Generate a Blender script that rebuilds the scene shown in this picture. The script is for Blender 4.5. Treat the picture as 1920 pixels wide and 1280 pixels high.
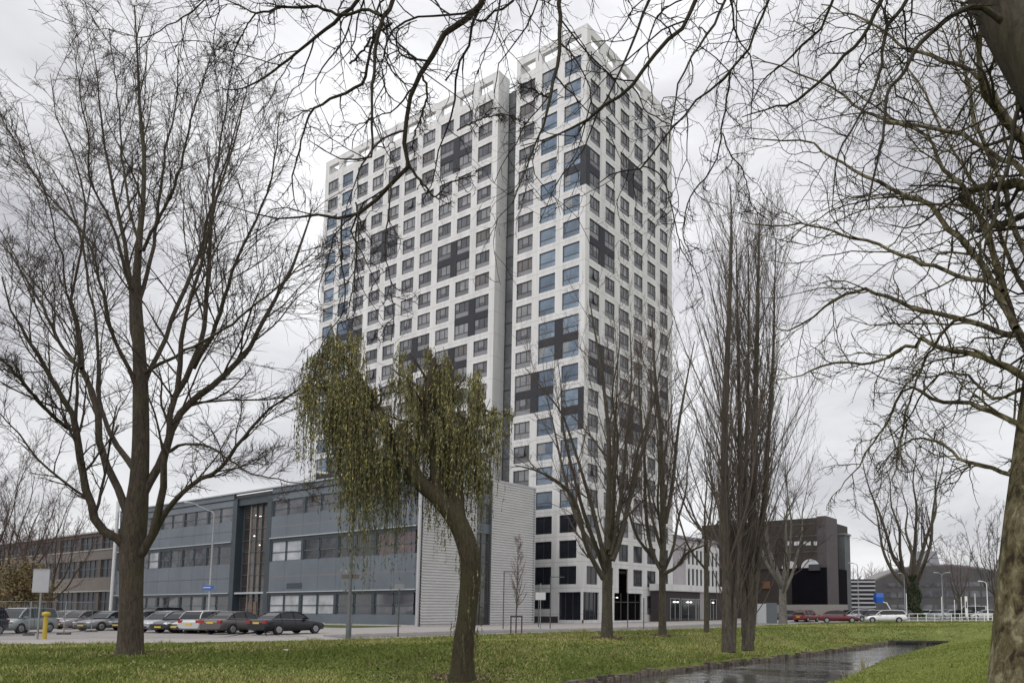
import bpy, math, random
import numpy as np
from mathutils import Vector
random.seed(7); RNG = np.random.default_rng(11)
for o in list(bpy.data.objects): bpy.data.objects.remove(o)
SC = bpy.context.scene
COL = SC.collection
R_ = math.radians

# ------------------------------------------------------------------ camera, sky, sun, exposure
FPX, CX, CY, PIT, YAW = 1378.7, 1222.6, 1007.7, .0964, .5677     # calibrated from the tower's window grid (pixels of a 1920x1280 frame)
EYE = np.array([0, 0, 1.6])
cd = bpy.data.cameras.new('camera'); cam = bpy.data.objects.new('camera', cd); COL.objects.link(cam)
cam.location = EYE; cam.rotation_euler = (R_(90) + PIT, 0, YAW)
cd.sensor_width = 36; cd.lens = FPX / 1920 * 36
cd.shift_x = (960 - CX) / 1920; cd.shift_y = (CY - 640) / 1920
cd.clip_start = .1; cd.clip_end = 4000
SC.camera = cam
SC.render.resolution_x = 1024; SC.render.resolution_y = 682
SC.view_settings.view_transform = 'Standard'; SC.view_settings.look = 'None'
SC.view_settings.exposure = 0.08; SC.view_settings.gamma = 1

SUN_EL, SUN_AZ = R_(52), R_(205)      # azimuth clockwise from +y : behind the photographer's left shoulder
w = bpy.data.worlds.new("World"); SC.world = w; w.use_nodes = True
nt = w.node_tree; nt.nodes.clear(); N = nt.nodes.new; LK = nt.links.new
out = N('ShaderNodeOutputWorld'); bg = N('ShaderNodeBackground'); bg.inputs[1].default_value = .1
sky = N('ShaderNodeTexSky'); sky.sky_type = 'NISHITA'; sky.sun_disc = False
sky.sun_elevation = SUN_EL; sky.sun_rotation = SUN_AZ
tc = N('ShaderNodeTexCoord')
mp = N('ShaderNodeMapping'); mp.inputs['Scale'].default_value = (1, 1, 2.6)
n1 = N('ShaderNodeTexNoise'); n1.inputs['Scale'].default_value = 3.1; n1.inputs['Detail'].default_value = 8; n1.inputs['Roughness'].default_value = .55
n1.inputs['Distortion'].default_value = .35
rp = N('ShaderNodeValToRGB')
rp.color_ramp.elements[0].position = .34; rp.color_ramp.elements[0].color = (.60, .598, .63, 1)
rp.color_ramp.elements[1].position = .64; rp.color_ramp.elements[1].color = (.93, .932, .945, 1)
e = rp.color_ramp.elements.new(.5); e.color = (.785, .785, .805, 1)
LK(tc.outputs['Generated'], mp.inputs[0]); LK(mp.outputs[0], n1.inputs[0]); LK(n1.outputs[0], rp.inputs[0])
def dotdir(d, lo, hi, amt):
    dp = N('ShaderNodeVectorMath'); dp.operation = 'DOT_PRODUCT'; dp.inputs[1].default_value = d
    nz = N('ShaderNodeVectorMath'); nz.operation = 'NORMALIZE'
    LK(tc.outputs['Generated'], nz.inputs[0]); LK(nz.outputs[0], dp.inputs[0])
    mr = N('ShaderNodeMapRange'); mr.interpolation_type = 'SMOOTHSTEP'
    mr.inputs['From Min'].default_value = lo; mr.inputs['From Max'].default_value = hi; mr.inputs['To Max'].default_value = amt
    LK(dp.outputs['Value'], mr.inputs['Value']); return mr.outputs[0]
zen = dotdir((0, 0, 1), .62, .95, 1.1)             # an overcast sky is brightest overhead
back = dotdir((.54, -.80, .25), .1, .9, .75)       # extra brightness added to the unseen sky behind the camera, lifting the facades
glow = dotdir((-.585, .66, .47), .86, 1.0, .22)    # thin cloud above the tower
a1 = N('ShaderNodeMath'); a1.inputs[1].default_value = 1; LK(zen, a1.inputs[0])
a2 = N('ShaderNodeMath'); LK(a1.outputs[0], a2.inputs[0]); LK(back, a2.inputs[1])
a3 = N('ShaderNodeMath'); LK(a2.outputs[0], a3.inputs[0]); LK(glow, a3.inputs[1])
a4 = N('ShaderNodeMath'); a4.operation = 'MULTIPLY'; a4.inputs[1].default_value = 9.6; LK(a3.outputs[0], a4.inputs[0])
sc_ = N('ShaderNodeVectorMath'); sc_.operation = 'SCALE'; LK(rp.outputs[0], sc_.inputs[0]); LK(a4.outputs[0], sc_.inputs['Scale'])
mx = N('ShaderNodeMix'); mx.data_type = 'RGBA'; mx.inputs[0].default_value = .93
LK(sky.outputs[0], mx.inputs[6]); LK(sc_.outputs[0], mx.inputs[7]); LK(mx.outputs[2], bg.inputs[0]); LK(bg.outputs[0], out.inputs[0])
sl = bpy.data.lights.new('sun', 'SUN'); sl.energy = .8; sl.angle = R_(20); sl.color = (1, .96, .9)
so = bpy.data.objects.new('sun', sl); COL.objects.link(so)
so.rotation_euler = (R_(90) - SUN_EL, 0, -SUN_AZ + math.pi)

# ------------------------------------------------------------------ where things stand (surveyed from the photograph)
_cy, _sy, _cp, _sp = math.cos(YAW), math.sin(YAW), math.cos(PIT), math.sin(PIT)
def ray(px, py):
    u = (px - CX) / FPX; v = -(py - CY) / FPX
    Y = _cp - v * _sp; Z = _sp + v * _cp
    return np.array([u * _cy - Y * _sy, u * _sy + Y * _cy, Z])
def G(px, py, z=0):
    r = ray(px, py); return EYE + r * ((z - 1.6) / r[2])
def Pd(px, py, d):
    r = ray(px, py); return EYE + r * (d / (-r[0] * _sy + r[1] * _cy))
def onY(px, py, y): r = ray(px, py); return EYE + r * (y / r[1])
def onX(px, py, x): r = ray(px, py); return EYE + r * (x / r[0])
def depth(p): return -p[0] * _sy + p[1] * _cy
def shot(p):
    X = p[0] * _cy + p[1] * _sy; Y = depth(p); z = p[2] - 1.6
    d = Y * _cp + z * _sp
    return CX + FPX * X / d, CY - FPX * (z * _cp - Y * _sp) / d

# ------------------------------------------------------------------ materials
MATS = {}
def mat(name, col, rough=.7, var=.0, scale=3., metal=0., bump=0., col2=None, spec=.5, bscale=None, detail=5, stretch=None, coat=0.):
    if name in MATS: return MATS[name]
    m = bpy.data.materials.new(name); m.use_nodes = True; t = m.node_tree
    b = t.nodes['Principled BSDF']; b.inputs['Roughness'].default_value = rough; b.inputs['Metallic'].default_value = metal
    b.inputs['Specular IOR Level'].default_value = spec; b.inputs['Base Color'].default_value = (*col, 1)
    if coat: b.inputs['Coat Weight'].default_value = coat; b.inputs['Coat Roughness'].default_value = .08
    if var or col2 or bump:
        c = t.nodes.new('ShaderNodeTexCoord'); mp = t.nodes.new('ShaderNodeMapping'); t.links.new(c.outputs['Object'], mp.inputs[0])
        if stretch: mp.inputs['Scale'].default_value = stretch
        if var or col2:
            n = t.nodes.new('ShaderNodeTexNoise'); n.inputs['Scale'].default_value = scale; n.inputs['Detail'].default_value = detail
            n.inputs['Roughness'].default_value = .65
            t.links.new(mp.outputs[0], n.inputs[0])
            r = t.nodes.new('ShaderNodeValToRGB')
            c2 = col2 or tuple(min(1, x * (1 + var)) for x in col); c1 = col if col2 else tuple(x * (1 - var) for x in col)
            r.color_ramp.elements[0].position = .35; r.color_ramp.elements[0].color = (*c1, 1)
            r.color_ramp.elements[1].position = .65; r.color_ramp.elements[1].color = (*c2, 1)
            t.links.new(n.outputs[0], r.inputs[0]); t.links.new(r.outputs[0], b.inputs['Base Color'])
        if bump:
            n2 = t.nodes.new('ShaderNodeTexNoise'); n2.inputs['Scale'].default_value = bscale or scale * 3; n2.inputs['Detail'].default_value = 6
            t.links.new(mp.outputs[0], n2.inputs[0])
            bm = t.nodes.new('ShaderNodeBump'); bm.inputs['Strength'].default_value = bump; bm.inputs['Distance'].default_value = .05
            t.links.new(n2.outputs[0], bm.inputs['Height']); t.links.new(bm.outputs[0], b.inputs['Normal'])
    MATS[name] = m; return m
def glass(name, col, rough=.06, tint=1.0):
    """window glass: dark room colour under a mirror-like skin, uneven panes"""
    if name in MATS: return MATS[name]
    m = mat(name, col, rough, var=.35, scale=.35, bump=.04, bscale=.8, spec=.8)
    return m
def bark(name, c1, c2, scale=6, bump=.6, moss=None, mz=(4, 1)):
    if name in MATS: return MATS[name]
    m = bpy.data.materials.new(name); m.use_nodes = True; t = m.node_tree; b = t.nodes['Principled BSDF']
    b.inputs['Roughness'].default_value = .9; b.inputs['Specular IOR Level'].default_value = .2
    c = t.nodes.new('ShaderNodeTexCoord'); mp = t.nodes.new('ShaderNodeMapping'); mp.inputs['Scale'].default_value = (1, 1, .22)
    t.links.new(c.outputs['Object'], mp.inputs[0])
    n = t.nodes.new('ShaderNodeTexNoise'); n.inputs['Scale'].default_value = scale * 2.2; n.inputs['Detail'].default_value = 9; n.inputs['Roughness'].default_value = .72; n.inputs['Distortion'].default_value = .8
    t.links.new(mp.outputs[0], n.inputs[0])
    r = t.nodes.new('ShaderNodeValToRGB'); r.color_ramp.elements[0].position = .36; r.color_ramp.elements[0].color = (*c1, 1)
    r.color_ramp.elements[1].position = .64; r.color_ramp.elements[1].color = (*c2, 1)
    t.links.new(n.outputs[0], r.inputs[0]); last = r.outputs[0]
    if moss:
        n3 = t.nodes.new('ShaderNodeTexNoise'); n3.inputs['Scale'].default_value = .9; n3.inputs['Detail'].default_value = 4
        t.links.new(c.outputs['Object'], n3.inputs[0])
        r3 = t.nodes.new('ShaderNodeValToRGB'); r3.color_ramp.elements[0].position = .48; r3.color_ramp.elements[1].position = .72; r3.color_ramp.elements[1].color = (.6, .6, .6, 1)
        t.links.new(n3.outputs[0], r3.inputs[0])
        x = t.nodes.new('ShaderNodeMix'); x.data_type = 'RGBA'; x.inputs[7].default_value = (*moss, 1)
        t.links.new(r3.outputs[0], x.inputs[0]); t.links.new(last, x.inputs[6]); last = x.outputs[2]
    t.links.new(last, b.inputs['Base Color'])
    bm = t.nodes.new('ShaderNodeBump'); bm.inputs['Strength'].default_value = 1.; bm.inputs['Distance'].default_value = .07 * bump
    t.links.new(n.outputs[0], bm.inputs['Height']); t.links.new(bm.outputs[0], b.inputs['Normal'])
    MATS[name] = m; return m

def flaky_bark(name, tones, scale=4.):
    """plane-tree bark: irregular flakes of several tones"""
    m = bpy.data.materials.new(name); m.use_nodes = True; t = m.node_tree; b = t.nodes['Principled BSDF']
    b.inputs['Roughness'].default_value = .85; b.inputs['Specular IOR Level'].default_value = .2
    c = t.nodes.new('ShaderNodeTexCoord'); mp = t.nodes.new('ShaderNodeMapping'); mp.inputs['Scale'].default_value = (1, 1, .6); t.links.new(c.outputs['Object'], mp.inputs[0])
    n = t.nodes.new('ShaderNodeTexNoise'); n.inputs['Scale'].default_value = scale * 1.6; n.inputs['Detail'].default_value = 7; n.inputs['Roughness'].default_value = .62; n.inputs['Distortion'].default_value = .6
    n2 = t.nodes.new('ShaderNodeTexNoise'); n2.inputs['Scale'].default_value = scale * 8; n2.inputs['Detail'].default_value = 6
    n3 = t.nodes.new('ShaderNodeTexNoise'); n3.inputs['Scale'].default_value = scale * .35; n3.inputs['Detail'].default_value = 3
    t.links.new(mp.outputs[0], n.inputs[0]); t.links.new(mp.outputs[0], n2.inputs[0]); t.links.new(mp.outputs[0], n3.inputs[0])
    a = t.nodes.new('ShaderNodeMath'); a.operation = 'MULTIPLY_ADD'; a.inputs[1].default_value = .45; t.links.new(n3.outputs[0], a.inputs[0]); a.inputs[2].default_value = -.22
    a2 = t.nodes.new('ShaderNodeMath'); t.links.new(a.outputs[0], a2.inputs[0]); t.links.new(n.outputs[0], a2.inputs[1])
    r = t.nodes.new('ShaderNodeValToRGB'); e = r.color_ramp.elements; e[0].position = .37; e[0].color = (*tones[0], 1); e[1].position = .62; e[1].color = (*tones[-1], 1)
    for p, k in ((.44, tones[1]), (.455, tones[2]), (.52, tones[2]), (.54, tones[3]), (.60, tones[3])): x = e.new(p); x.color = (*k, 1)
    t.links.new(a2.outputs[0], r.inputs[0])
    mx = t.nodes.new('ShaderNodeMix'); mx.data_type = 'RGBA'; mx.blend_type = 'MULTIPLY'; mx.inputs[0].default_value = .75; t.links.new(r.outputs[0], mx.inputs[6]); t.links.new(n2.outputs[0], mx.inputs[7])
    t.links.new(mx.outputs[2], b.inputs['Base Color'])
    bm = t.nodes.new('ShaderNodeBump'); bm.inputs['Strength'].default_value = .8; bm.inputs['Distance'].default_value = .03; t.links.new(a2.outputs[0], bm.inputs['Height'])
    b2 = t.nodes.new('ShaderNodeBump'); b2.inputs['Strength'].default_value = .5; b2.inputs['Distance'].default_value = .01; t.links.new(n2.outputs[0], b2.inputs['Height']); t.links.new(bm.outputs[0], b2.inputs['Normal']); t.links.new(b2.outputs[0], b.inputs['Normal'])
    MATS[name] = m; return m

# ------------------------------------------------------------------ objects and meshes
def tag(o, label=None, cat=None, group=None, kind=None):
    if label: o['label'] = label
    if cat: o['category'] = cat
    if group: o['group'] = group
    if kind: o['kind'] = kind
    return o
def thing(name, label, cat, loc=(0, 0, 0), rz=0., group=None):
    o = bpy.data.objects.new(name, None); COL.objects.link(o); o.empty_display_size = .3
    o.location = loc; o.rotation_euler = (0, 0, rz)
    return tag(o, label, cat, group)
def link(name, me, parent=None, world=False):
    o = bpy.data.objects.new(name, me); COL.objects.link(o)
    if parent is not None:
        o.parent = parent
        if world:      # mesh is in world coordinates: undo the (unrotated) parent's place
            p = parent; off = Vector((0, 0, 0))
            while p is not None: off += p.location; p = p.parent
            o.location = -off
    return o
def copy_tree(o, parent=None):
    c = o.copy(); COL.objects.link(c)
    if parent is not None: c.parent = parent
    for ch in [x for x in COL.objects if x.parent == o]: copy_tree(ch, c)
    return c
class MB:
    def __init__(s): s.v = []; s.f = []; s.m = []; s.ms = []; s.sm = []
    def mi(s, m):
        if m not in s.ms: s.ms.append(m)
        return s.ms.index(m)
    def poly(s, pts, m, smooth=False):
        k = len(s.v); s.v += [tuple(map(float, p)) for p in pts]; s.f.append(tuple(range(k, k + len(pts)))); s.m.append(s.mi(m)); s.sm.append(smooth)
    def mesh(s, vs, fs, m, smooth=False):
        k = len(s.v); s.v += [tuple(map(float, p)) for p in vs]; i = s.mi(m)
        for f in fs: s.f.append(tuple(k + a for a in f)); s.m.append(i); s.sm.append(smooth)
    def box(s, x0, x1, y0, y1, z0, z1, m, rot=0, c=None):
        if x0 > x1: x0, x1 = x1, x0
        if y0 > y1: y0, y1 = y1, y0
        if z0 > z1: z0, z1 = z1, z0
        vs = [(x, y, z) for z in (z0, z1) for x, y in ((x0, y0), (x1, y0), (x1, y1), (x0, y1))]
        s.mesh(vs, [(3, 2, 1, 0), (4, 5, 6, 7), (0, 1, 5, 4), (1, 2, 6, 5), (2, 3, 7, 6), (3, 0, 4, 7)], m)
    def obox(s, a, b, w, h, m, up=(0, 0, 1)):
        """bar from a to b, w wide, h high"""
        a, b = Vector(a), Vector(b); d = (b - a).normalized(); u = Vector(up)
        sd = d.cross(u)
        if sd.length < 1e-4: sd = d.cross(Vector((1, 0, 0)))
        sd.normalize(); u = sd.cross(d).normalized(); sd *= w / 2; u *= h / 2
        vs = [p + x * sd + y * u for p in (a, b) for x, y in ((-1, -1), (1, -1), (1, 1), (-1, 1))]
        s.mesh(vs, [(0, 1, 2, 3), (7, 6, 5, 4), (0, 4, 5, 1), (1, 5, 6, 2), (2, 6, 7, 3), (3, 7, 4, 0)], m)
    def tube(s, pts, rad, m, n=8, cap=True, smooth=True):
        pts = [Vector(p) for p in pts]; K = len(pts)
        if not hasattr(rad, '__len__'): rad = [rad] * K
        vs = []; ref = None
        for i, p in enumerate(pts):
            d = (pts[min(i + 1, K - 1)] - pts[max(i - 1, 0)]).normalized()
            if ref is None: ref = Vector((1, 0, 0)) if abs(d.x) < .8 else Vector((0, 1, 0))
            a = (ref - d * ref.dot(d)).normalized(); ref = a; b = d.cross(a)
            for k in range(n):
                t = 2 * math.pi * k / n; vs.append(p + (a * math.cos(t) + b * math.sin(t)) * rad[i])
        fs = [(i * n + k, i * n + (k + 1) % n, (i + 1) * n + (k + 1) % n, (i + 1) * n + k) for i in range(K - 1) for k in range(n)]
        s.mesh(vs, fs, m, smooth)
        if cap: s.mesh([vs[k] for k in range(n)][::-1], [tuple(range(n))], m); s.mesh(vs[-n:], [tuple(range(n))], m)
    def data(s, name):
        me = bpy.data.meshes.new(name); me.from_pydata(s.v, [], s.f)
        for m in s.ms: me.materials.append(m)
        me.polygons.foreach_set('material_index', s.m); me.polygons.foreach_set('use_smooth', s.sm); me.update(); return me
    def build(s, name, parent=None, world=False): return link(name, s.data(name), parent, world)
def arrays_mesh(name, V, F, mats, midx=None, smooth=False):
    """V (n,3), F (m,k) numpy -> mesh"""
    me = bpy.data.meshes.new(name); k = F.shape[1]
    me.vertices.add(len(V)); me.vertices.foreach_set('co', np.ascontiguousarray(V, np.float32).ravel())
    me.loops.add(F.size); me.loops.foreach_set('vertex_index', np.ascontiguousarray(F, np.int32).ravel())
    me.polygons.add(len(F)); me.polygons.foreach_set('loop_start', np.arange(0, F.size, k, dtype=np.int32))
    for m in mats: me.materials.append(m)
    if midx is not None: me.polygons.foreach_set('material_index', np.ascontiguousarray(midx, np.int32))
    me.polygons.foreach_set('use_smooth', np.full(len(F), smooth)); me.update(calc_edges=True); me.validate(); return me

# ------------------------------------------------------------------ ground, canal, roads
KERB = np.array([(-100, -42), (-60, -8), (-41, 12), (-35.6, 18), (-32.6, 24), (-31.6, 30), (-31.2, 38), (-29, 45), (-28, 54), (-28.4, 66), (-27.5, 84), (-22, 95), (-14, 106), (5, 122), (60, 150), (160, 190)], float)
WL = np.array([(-8.5, -40), (-10, -12), (-11.5, 0), (-12.9, 8), (-14.2, 14.5), (-15, 19), (-15.5, 23.5), (-15.3, 28.1), (-14.8, 34.3), (-14.5, 42.4), (-14.4, 54.6)], float)
WR = np.array([(-2.5, -40), (-4, -12), (-5.2, 0), (-6.4, 8), (-7.3, 14.5), (-7.7, 19), (-8.0, 24.0), (-8.6, 28.5), (-9.6, 36.7), (-10.1, 47.1), (-10.5, 56.0)], float)
WZ = -.95
def smooth_line(P, n=6):
    out = []
    for i in range(len(P) - 1):
        p0, p1, p2, p3 = P[max(i - 1, 0)], P[i], P[i + 1], P[min(i + 2, len(P) - 1)]
        for k in range(n):
            t = k / n; out.append(.5 * (2 * p1 + (p2 - p0) * t + (2 * p0 - 5 * p1 + 4 * p2 - p3) * t * t + (3 * p1 - p0 - 3 * p2 + p3) * t ** 3))
    return np.array(out + [P[-1]])
KERB_S, WL_S, WR_S = smooth_line(KERB), smooth_line(WL), smooth_line(WR)
CANAL = np.concatenate([WL_S, WR_S[::-1]])
def dist_line(X, Y, P):
    d = np.full(X.shape, 1e9); side = np.zeros(X.shape)
    for i in range(len(P) - 1):
        ax, ay = P[i]; bx, by = P[i + 1]; ex, ey = bx - ax, by - ay; L = ex * ex + ey * ey
        t = np.clip(((X - ax) * ex + (Y - ay) * ey) / L, 0, 1); q = np.hypot(X - ax - t * ex, Y - ay - t * ey)
        s = (X - ax) * ey - (Y - ay) * ex        # >0 : right of the line
        m = q < d; d = np.where(m, q, d); side = np.where(m, s, side)
    return d, side
def inside(X, Y, P):
    c = np.zeros(X.shape, bool); j = len(P) - 1
    for i in range(len(P)):
        with np.errstate(divide='ignore', invalid='ignore'):
            c ^= ((P[i][1] > Y) != (P[j][1] > Y)) & (X < (P[j][0] - P[i][0]) * (Y - P[i][1]) / (P[j][1] - P[i][1] + 1e-12) + P[i][0])
        j = i
    return c
def lump(X, Y):
    return (np.sin(X * .9 + 1.3 * np.sin(Y * .37)) * np.cos(Y * .7 + .8 * np.sin(X * .51)) * .5 + np.sin(X * 2.3 + Y * 1.7) * .2 + np.sin(X * .31 - Y * .23) * .6)
def terrain(X, Y):
    X = np.asarray(X, float); Y = np.asarray(Y, float)
    dk, sk = dist_line(X, Y, KERB_S)
    sdB = np.where(sk > 0, dk, -dk)                    # + on the grass side
    dc = np.minimum(dist_line(X, Y, WL_S)[0], dist_line(X, Y, WR_S)[0])
    dc = np.minimum(dc, dist_line(X, Y, np.array([WL_S[-1], WR_S[-1]]))[0])
    dc = np.where(inside(X, Y, CANAL), -dc, dc)
    left = X < -11.2 - .02 * Y
    wdt = np.where(left, 9.5, 6.)
    t = np.clip(dc / wdt, 0, 1); t = t * t * (3 - 2 * t)
    z = .07 - .74 * (1 - t) + .045 * lump(X, Y) * np.clip(dc / 2, 0, 1) * np.clip(sdB / 2, 0, 1)
    z = np.where(dc < .12, np.maximum(-1.7, -.67 - (.12 - dc) * 4), z)
    z = np.where(sdB < .05, -.35, z)
    return z
def gz(p): return float(terrain(np.array([p[0]]), np.array([p[1]]))[0])
asphalt = mat('asphalt', (.13, .122, .118), .85, .18, 1.3, bump=.1, bscale=40)
paving = mat('pale_paving', (.27, .25, .235), .85, .14, 1.1, bump=.1, bscale=30)
kerbm = mat('kerb_stone', (.42, .40, .385), .8, .12, 2)
def grassmat(name, a, b, c):
    m = bpy.data.materials.new(name); m.use_nodes = True; t = m.node_tree; bs = t.nodes['Principled BSDF']; bs.inputs['Roughness'].default_value = .9; bs.inputs['Specular IOR Level'].default_value = .15
    tc = t.nodes.new('ShaderNodeTexCoord')
    def nz(s, d=6):
        n = t.nodes.new('ShaderNodeTexNoise'); n.inputs['Scale'].default_value = s; n.inputs['Detail'].default_value = d; n.inputs['Roughness'].default_value = .7
        t.links.new(tc.outputs['Object'], n.inputs[0]); return n
    n1, n2, n3 = nz(.35), nz(3.5, 8), nz(1.2)
    r = t.nodes.new('ShaderNodeValToRGB'); r.color_ramp.elements[0].position = .38; r.color_ramp.elements[0].color = (*a, 1); r.color_ramp.elements[1].position = .62; r.color_ramp.elements[1].color = (*b, 1)
    mx = t.nodes.new('ShaderNodeMath'); mx.operation = 'ADD'; ml = t.nodes.new('ShaderNodeMath'); ml.operation = 'MULTIPLY'; ml.inputs[1].default_value = .5
    t.links.new(n1.outputs[0], mx.inputs[0]); t.links.new(n2.outputs[0], mx.inputs[1]); t.links.new(mx.outputs[0], ml.inputs[0]); t.links.new(ml.outputs[0], r.inputs[0])
    r2 = t.nodes.new('ShaderNodeValToRGB'); r2.color_ramp.elements[0].position = .52; r2.color_ramp.elements[0].color = (0, 0, 0, 1); r2.color_ramp.elements[1].position = .68; r2.color_ramp.elements[1].color = (.8, .8, .8, 1)
    t.links.new(n3.outputs[0], r2.inputs[0])
    x = t.nodes.new('ShaderNodeMix'); x.data_type = 'RGBA'; x.inputs[7].default_value = (*c, 1); t.links.new(r2.outputs[0], x.inputs[0]); t.links.new(r.outputs[0], x.inputs[6])
    t.links.new(x.outputs[2], bs.inputs['Base Color'])
    bm = t.nodes.new('ShaderNodeBump'); bm.inputs['Strength'].default_value = .9; bm.inputs['Distance'].default_value = .08; t.links.new(n2.outputs[0], bm.inputs['Height']); t.links.new(bm.outputs[0], bs.inputs['Normal'])
    return m
grass_a = grassmat('grass', (.085, .105, .026), (.16, .185, .046), (.23, .215, .08))
def grid_mesh(name, xs, ys, m):
    X, Y = np.meshgrid(xs, ys); Z = terrain(X, Y); nx, ny = len(xs), len(ys)
    V = np.stack([X, Y, Z], -1).reshape(-1, 3); i = np.arange(nx - 1)[None] + nx * np.arange(ny - 1)[:, None]; i = i.ravel()
    return arrays_mesh(name, V, np.stack([i, i + 1, i + nx + 1, i + nx], 1), [m], smooth=True)
xs = np.unique(np.round(np.concatenate([np.arange(-104, -60, 4), np.arange(-60, -42, .8), np.arange(-42, -6, .28), np.arange(-6, 30, .9), np.arange(30, 165, 6)]), 3))
ys = np.unique(np.round(np.concatenate([np.arange(-45, 6, 1.5), np.arange(6, 60, .28), np.arange(60, 112, .7), np.arange(112, 200, 5)]), 3))
tag(link('grass_bank', grid_mesh('grass_bank', xs, ys, grass_a)), kind='structure')
def sheet(name, pts, z, m):
    mb = MB(); mb.poly([(p[0], p[1], z) for p in pts], m); return tag(mb.build(name), kind='structure')
far = [(160, 190), (1800, 700), (1800, 2200), (-2200, 2200), (-2200, -700), (-100, -42)]
K2 = [tuple(p) for p in KERB_S]
sheet('pavement', K2 + far[1:5], 0, paving)
def offset(P, d):
    T = np.gradient(P, axis=0); T /= np.linalg.norm(T, axis=1)[:, None]; return P + np.stack([-T[:, 1], T[:, 0]], 1) * d     # to the left = away from the grass
def strip(name, P, d0, d1, z, m, i0=0, i1=None):
    A, B = offset(P, d0)[i0:i1], offset(P, d1)[i0:i1]; mb = MB()
    for i in range(len(A) - 1): mb.poly([(*A[i], z), (*A[i + 1], z), (*B[i + 1], z), (*B[i], z)], m)
    return tag(mb.build(name), kind='structure')
strip('road', KERB_S, 1.9, 7.2, .004, asphalt, 24, 72)
def kerbline(name, P, d, wd, h, i0, i1):
    A, B = offset(P, d)[i0:i1], offset(P, d + wd)[i0:i1]; mb = MB()
    for i in range(len(A) - 1):
        a0, a1, b0, b1 = A[i], A[i + 1], B[i], B[i + 1]
        mb.mesh([(*a0, -.02), (*a1, -.02), (*b1, -.02), (*b0, -.02), (*a0, h), (*a1, h), (*b1, h), (*b0, h)], [(4, 5, 6, 7), (0, 1, 5, 4), (3, 7, 6, 2)], kerbm)
    return tag(mb.build(name), kind='structure')
kerbline('kerb', KERB_S, -.02, .16, .09, 0, 90)
kerbline('kerb', KERB_S, 1.75, .15, .07, 24, 72)
kerbline('kerb', KERB_S, 7.2, .16, .11, 24, 72)
strip('parking_apron', KERB_S, 7.8, 26., .004, mat('apron', (.215, .20, .19), .85, .12, .6, bump=.1, bscale=30), 0, 24)
# lawn along the foot of the grey-blue building, and verges further off
lawn = grassmat('lawn', (.045, .075, .018), (.085, .12, .035), (.12, .12, .05))
def lawn_sheet(name, x0, x1, y0, y1, z=.05):
    mb = MB(); mb.box(x0, x1, y0, y1, -.02, z, lawn); return tag(mb.build(name), kind='structure')
lawn_sheet('lawn', -76, -55.6, 39.2, 44.6)
lawn_sheet('lawn', -300, -90, 60, 300, .03)
lawn_sheet('lawn', -28, 25, 118, 121.5)
# water
wm = bpy.data.materials.new('canal_water'); wm.use_nodes = True; t = wm.node_tree; b = t.nodes['Principled BSDF']
b.inputs['Base Color'].default_value = (.06, .06, .058, 1); b.inputs['Roughness'].default_value = .24; b.inputs['IOR'].default_value = 1.6
b.inputs['Specular IOR Level'].default_value = 1.0
c = t.nodes.new('ShaderNodeTexCoord'); mp = t.nodes.new('ShaderNodeMapping'); mp.inputs['Scale'].default_value = (.75, 2.0, 1)
n = t.nodes.new('ShaderNodeTexNoise'); n.inputs['Scale'].default_value = 1.7; n.inputs['Detail'].default_value = 4
n4 = t.nodes.new('ShaderNodeTexNoise'); n4.inputs['Scale'].default_value = .16; n4.inputs['Detail'].default_value = 2
r4 = t.nodes.new('ShaderNodeMapRange'); r4.inputs['From Min'].default_value = .45; r4.inputs['From Max'].default_value = .6; r4.inputs['To Min'].default_value = .12; r4.inputs['To Max'].default_value = .6
bm = t.nodes.new('ShaderNodeBump'); bm.inputs['Distance'].default_value = .09
t.links.new(c.outputs['Object'], mp.inputs[0]); t.links.new(mp.outputs[0], n.inputs[0]); t.links.new(mp.outputs[0], n4.inputs[0]); t.links.new(n4.outputs[0], r4.inputs[0]); t.links.new(r4.outputs[0], bm.inputs['Strength'])
r5 = t.nodes.new('ShaderNodeMapRange'); r5.inputs['From Min'].default_value = .42; r5.inputs['From Max'].default_value = .6; r5.inputs['To Min'].default_value = .08; r5.inputs['To Max'].default_value = .02; t.links.new(n4.outputs[0], r5.inputs[0]); t.links.new(r5.outputs[0], b.inputs['Roughness'])
t.links.new(n.outputs[0], bm.inputs['Height']); t.links.new(bm.outputs[0], b.inputs['Normal'])
mb = MB(); A, B = offset(WL_S, .35), offset(WR_S, -.35)
for i in range(len(A) - 1): mb.poly([(*A[i], WZ), (*B[i], WZ), (*B[i + 1], WZ), (*A[i + 1], WZ)], wm)
tag(mb.build('canal_water'), kind='structure')
# timber and stone edging of the far bank, culvert at the canal's end
def edging(name, P, off, label):
    mb = MB(); m1 = mat('edging_stone', (.13, .105, .085), .9, .45, 5, bump=.5, bscale=14); m2 = mat('edging_timber', (.07, .055, .045), .9, .4, 8)
    Q = offset(P, off); L = np.r_[0, np.cumsum(np.linalg.norm(np.diff(Q, axis=0), axis=1))]; s = 0; rr = random.Random(3)
    while s < L[-1] - .4:
        wd = rr.uniform(.16, .42); x0, y0 = [np.interp(s, L, Q[:, k]) for k in (0, 1)]; x1, y1 = [np.interp(s + wd - .03, L, Q[:, k]) for k in (0, 1)]
        h = -.74 + rr.uniform(-.11, .07); j = rr.uniform(-.09, .06)
        mb.obox((x0 + j, y0, (h - 1.5) / 2), (x1 + j, y1, (h - 1.5) / 2), .2, h + 1.5, m1 if rr.random() < .8 else m2); s += wd
    return tag(mb.build(name), label, 'edging')
edging('bank_edging', WL_S[24:], .02, 'row of rough dark stones edging the canal at the foot of the tree-lined bank')
cv = thing('culvert', 'dark concrete culvert where the canal goes under the grass', 'culvert', (-12.4, 55.2, 0))
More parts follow.
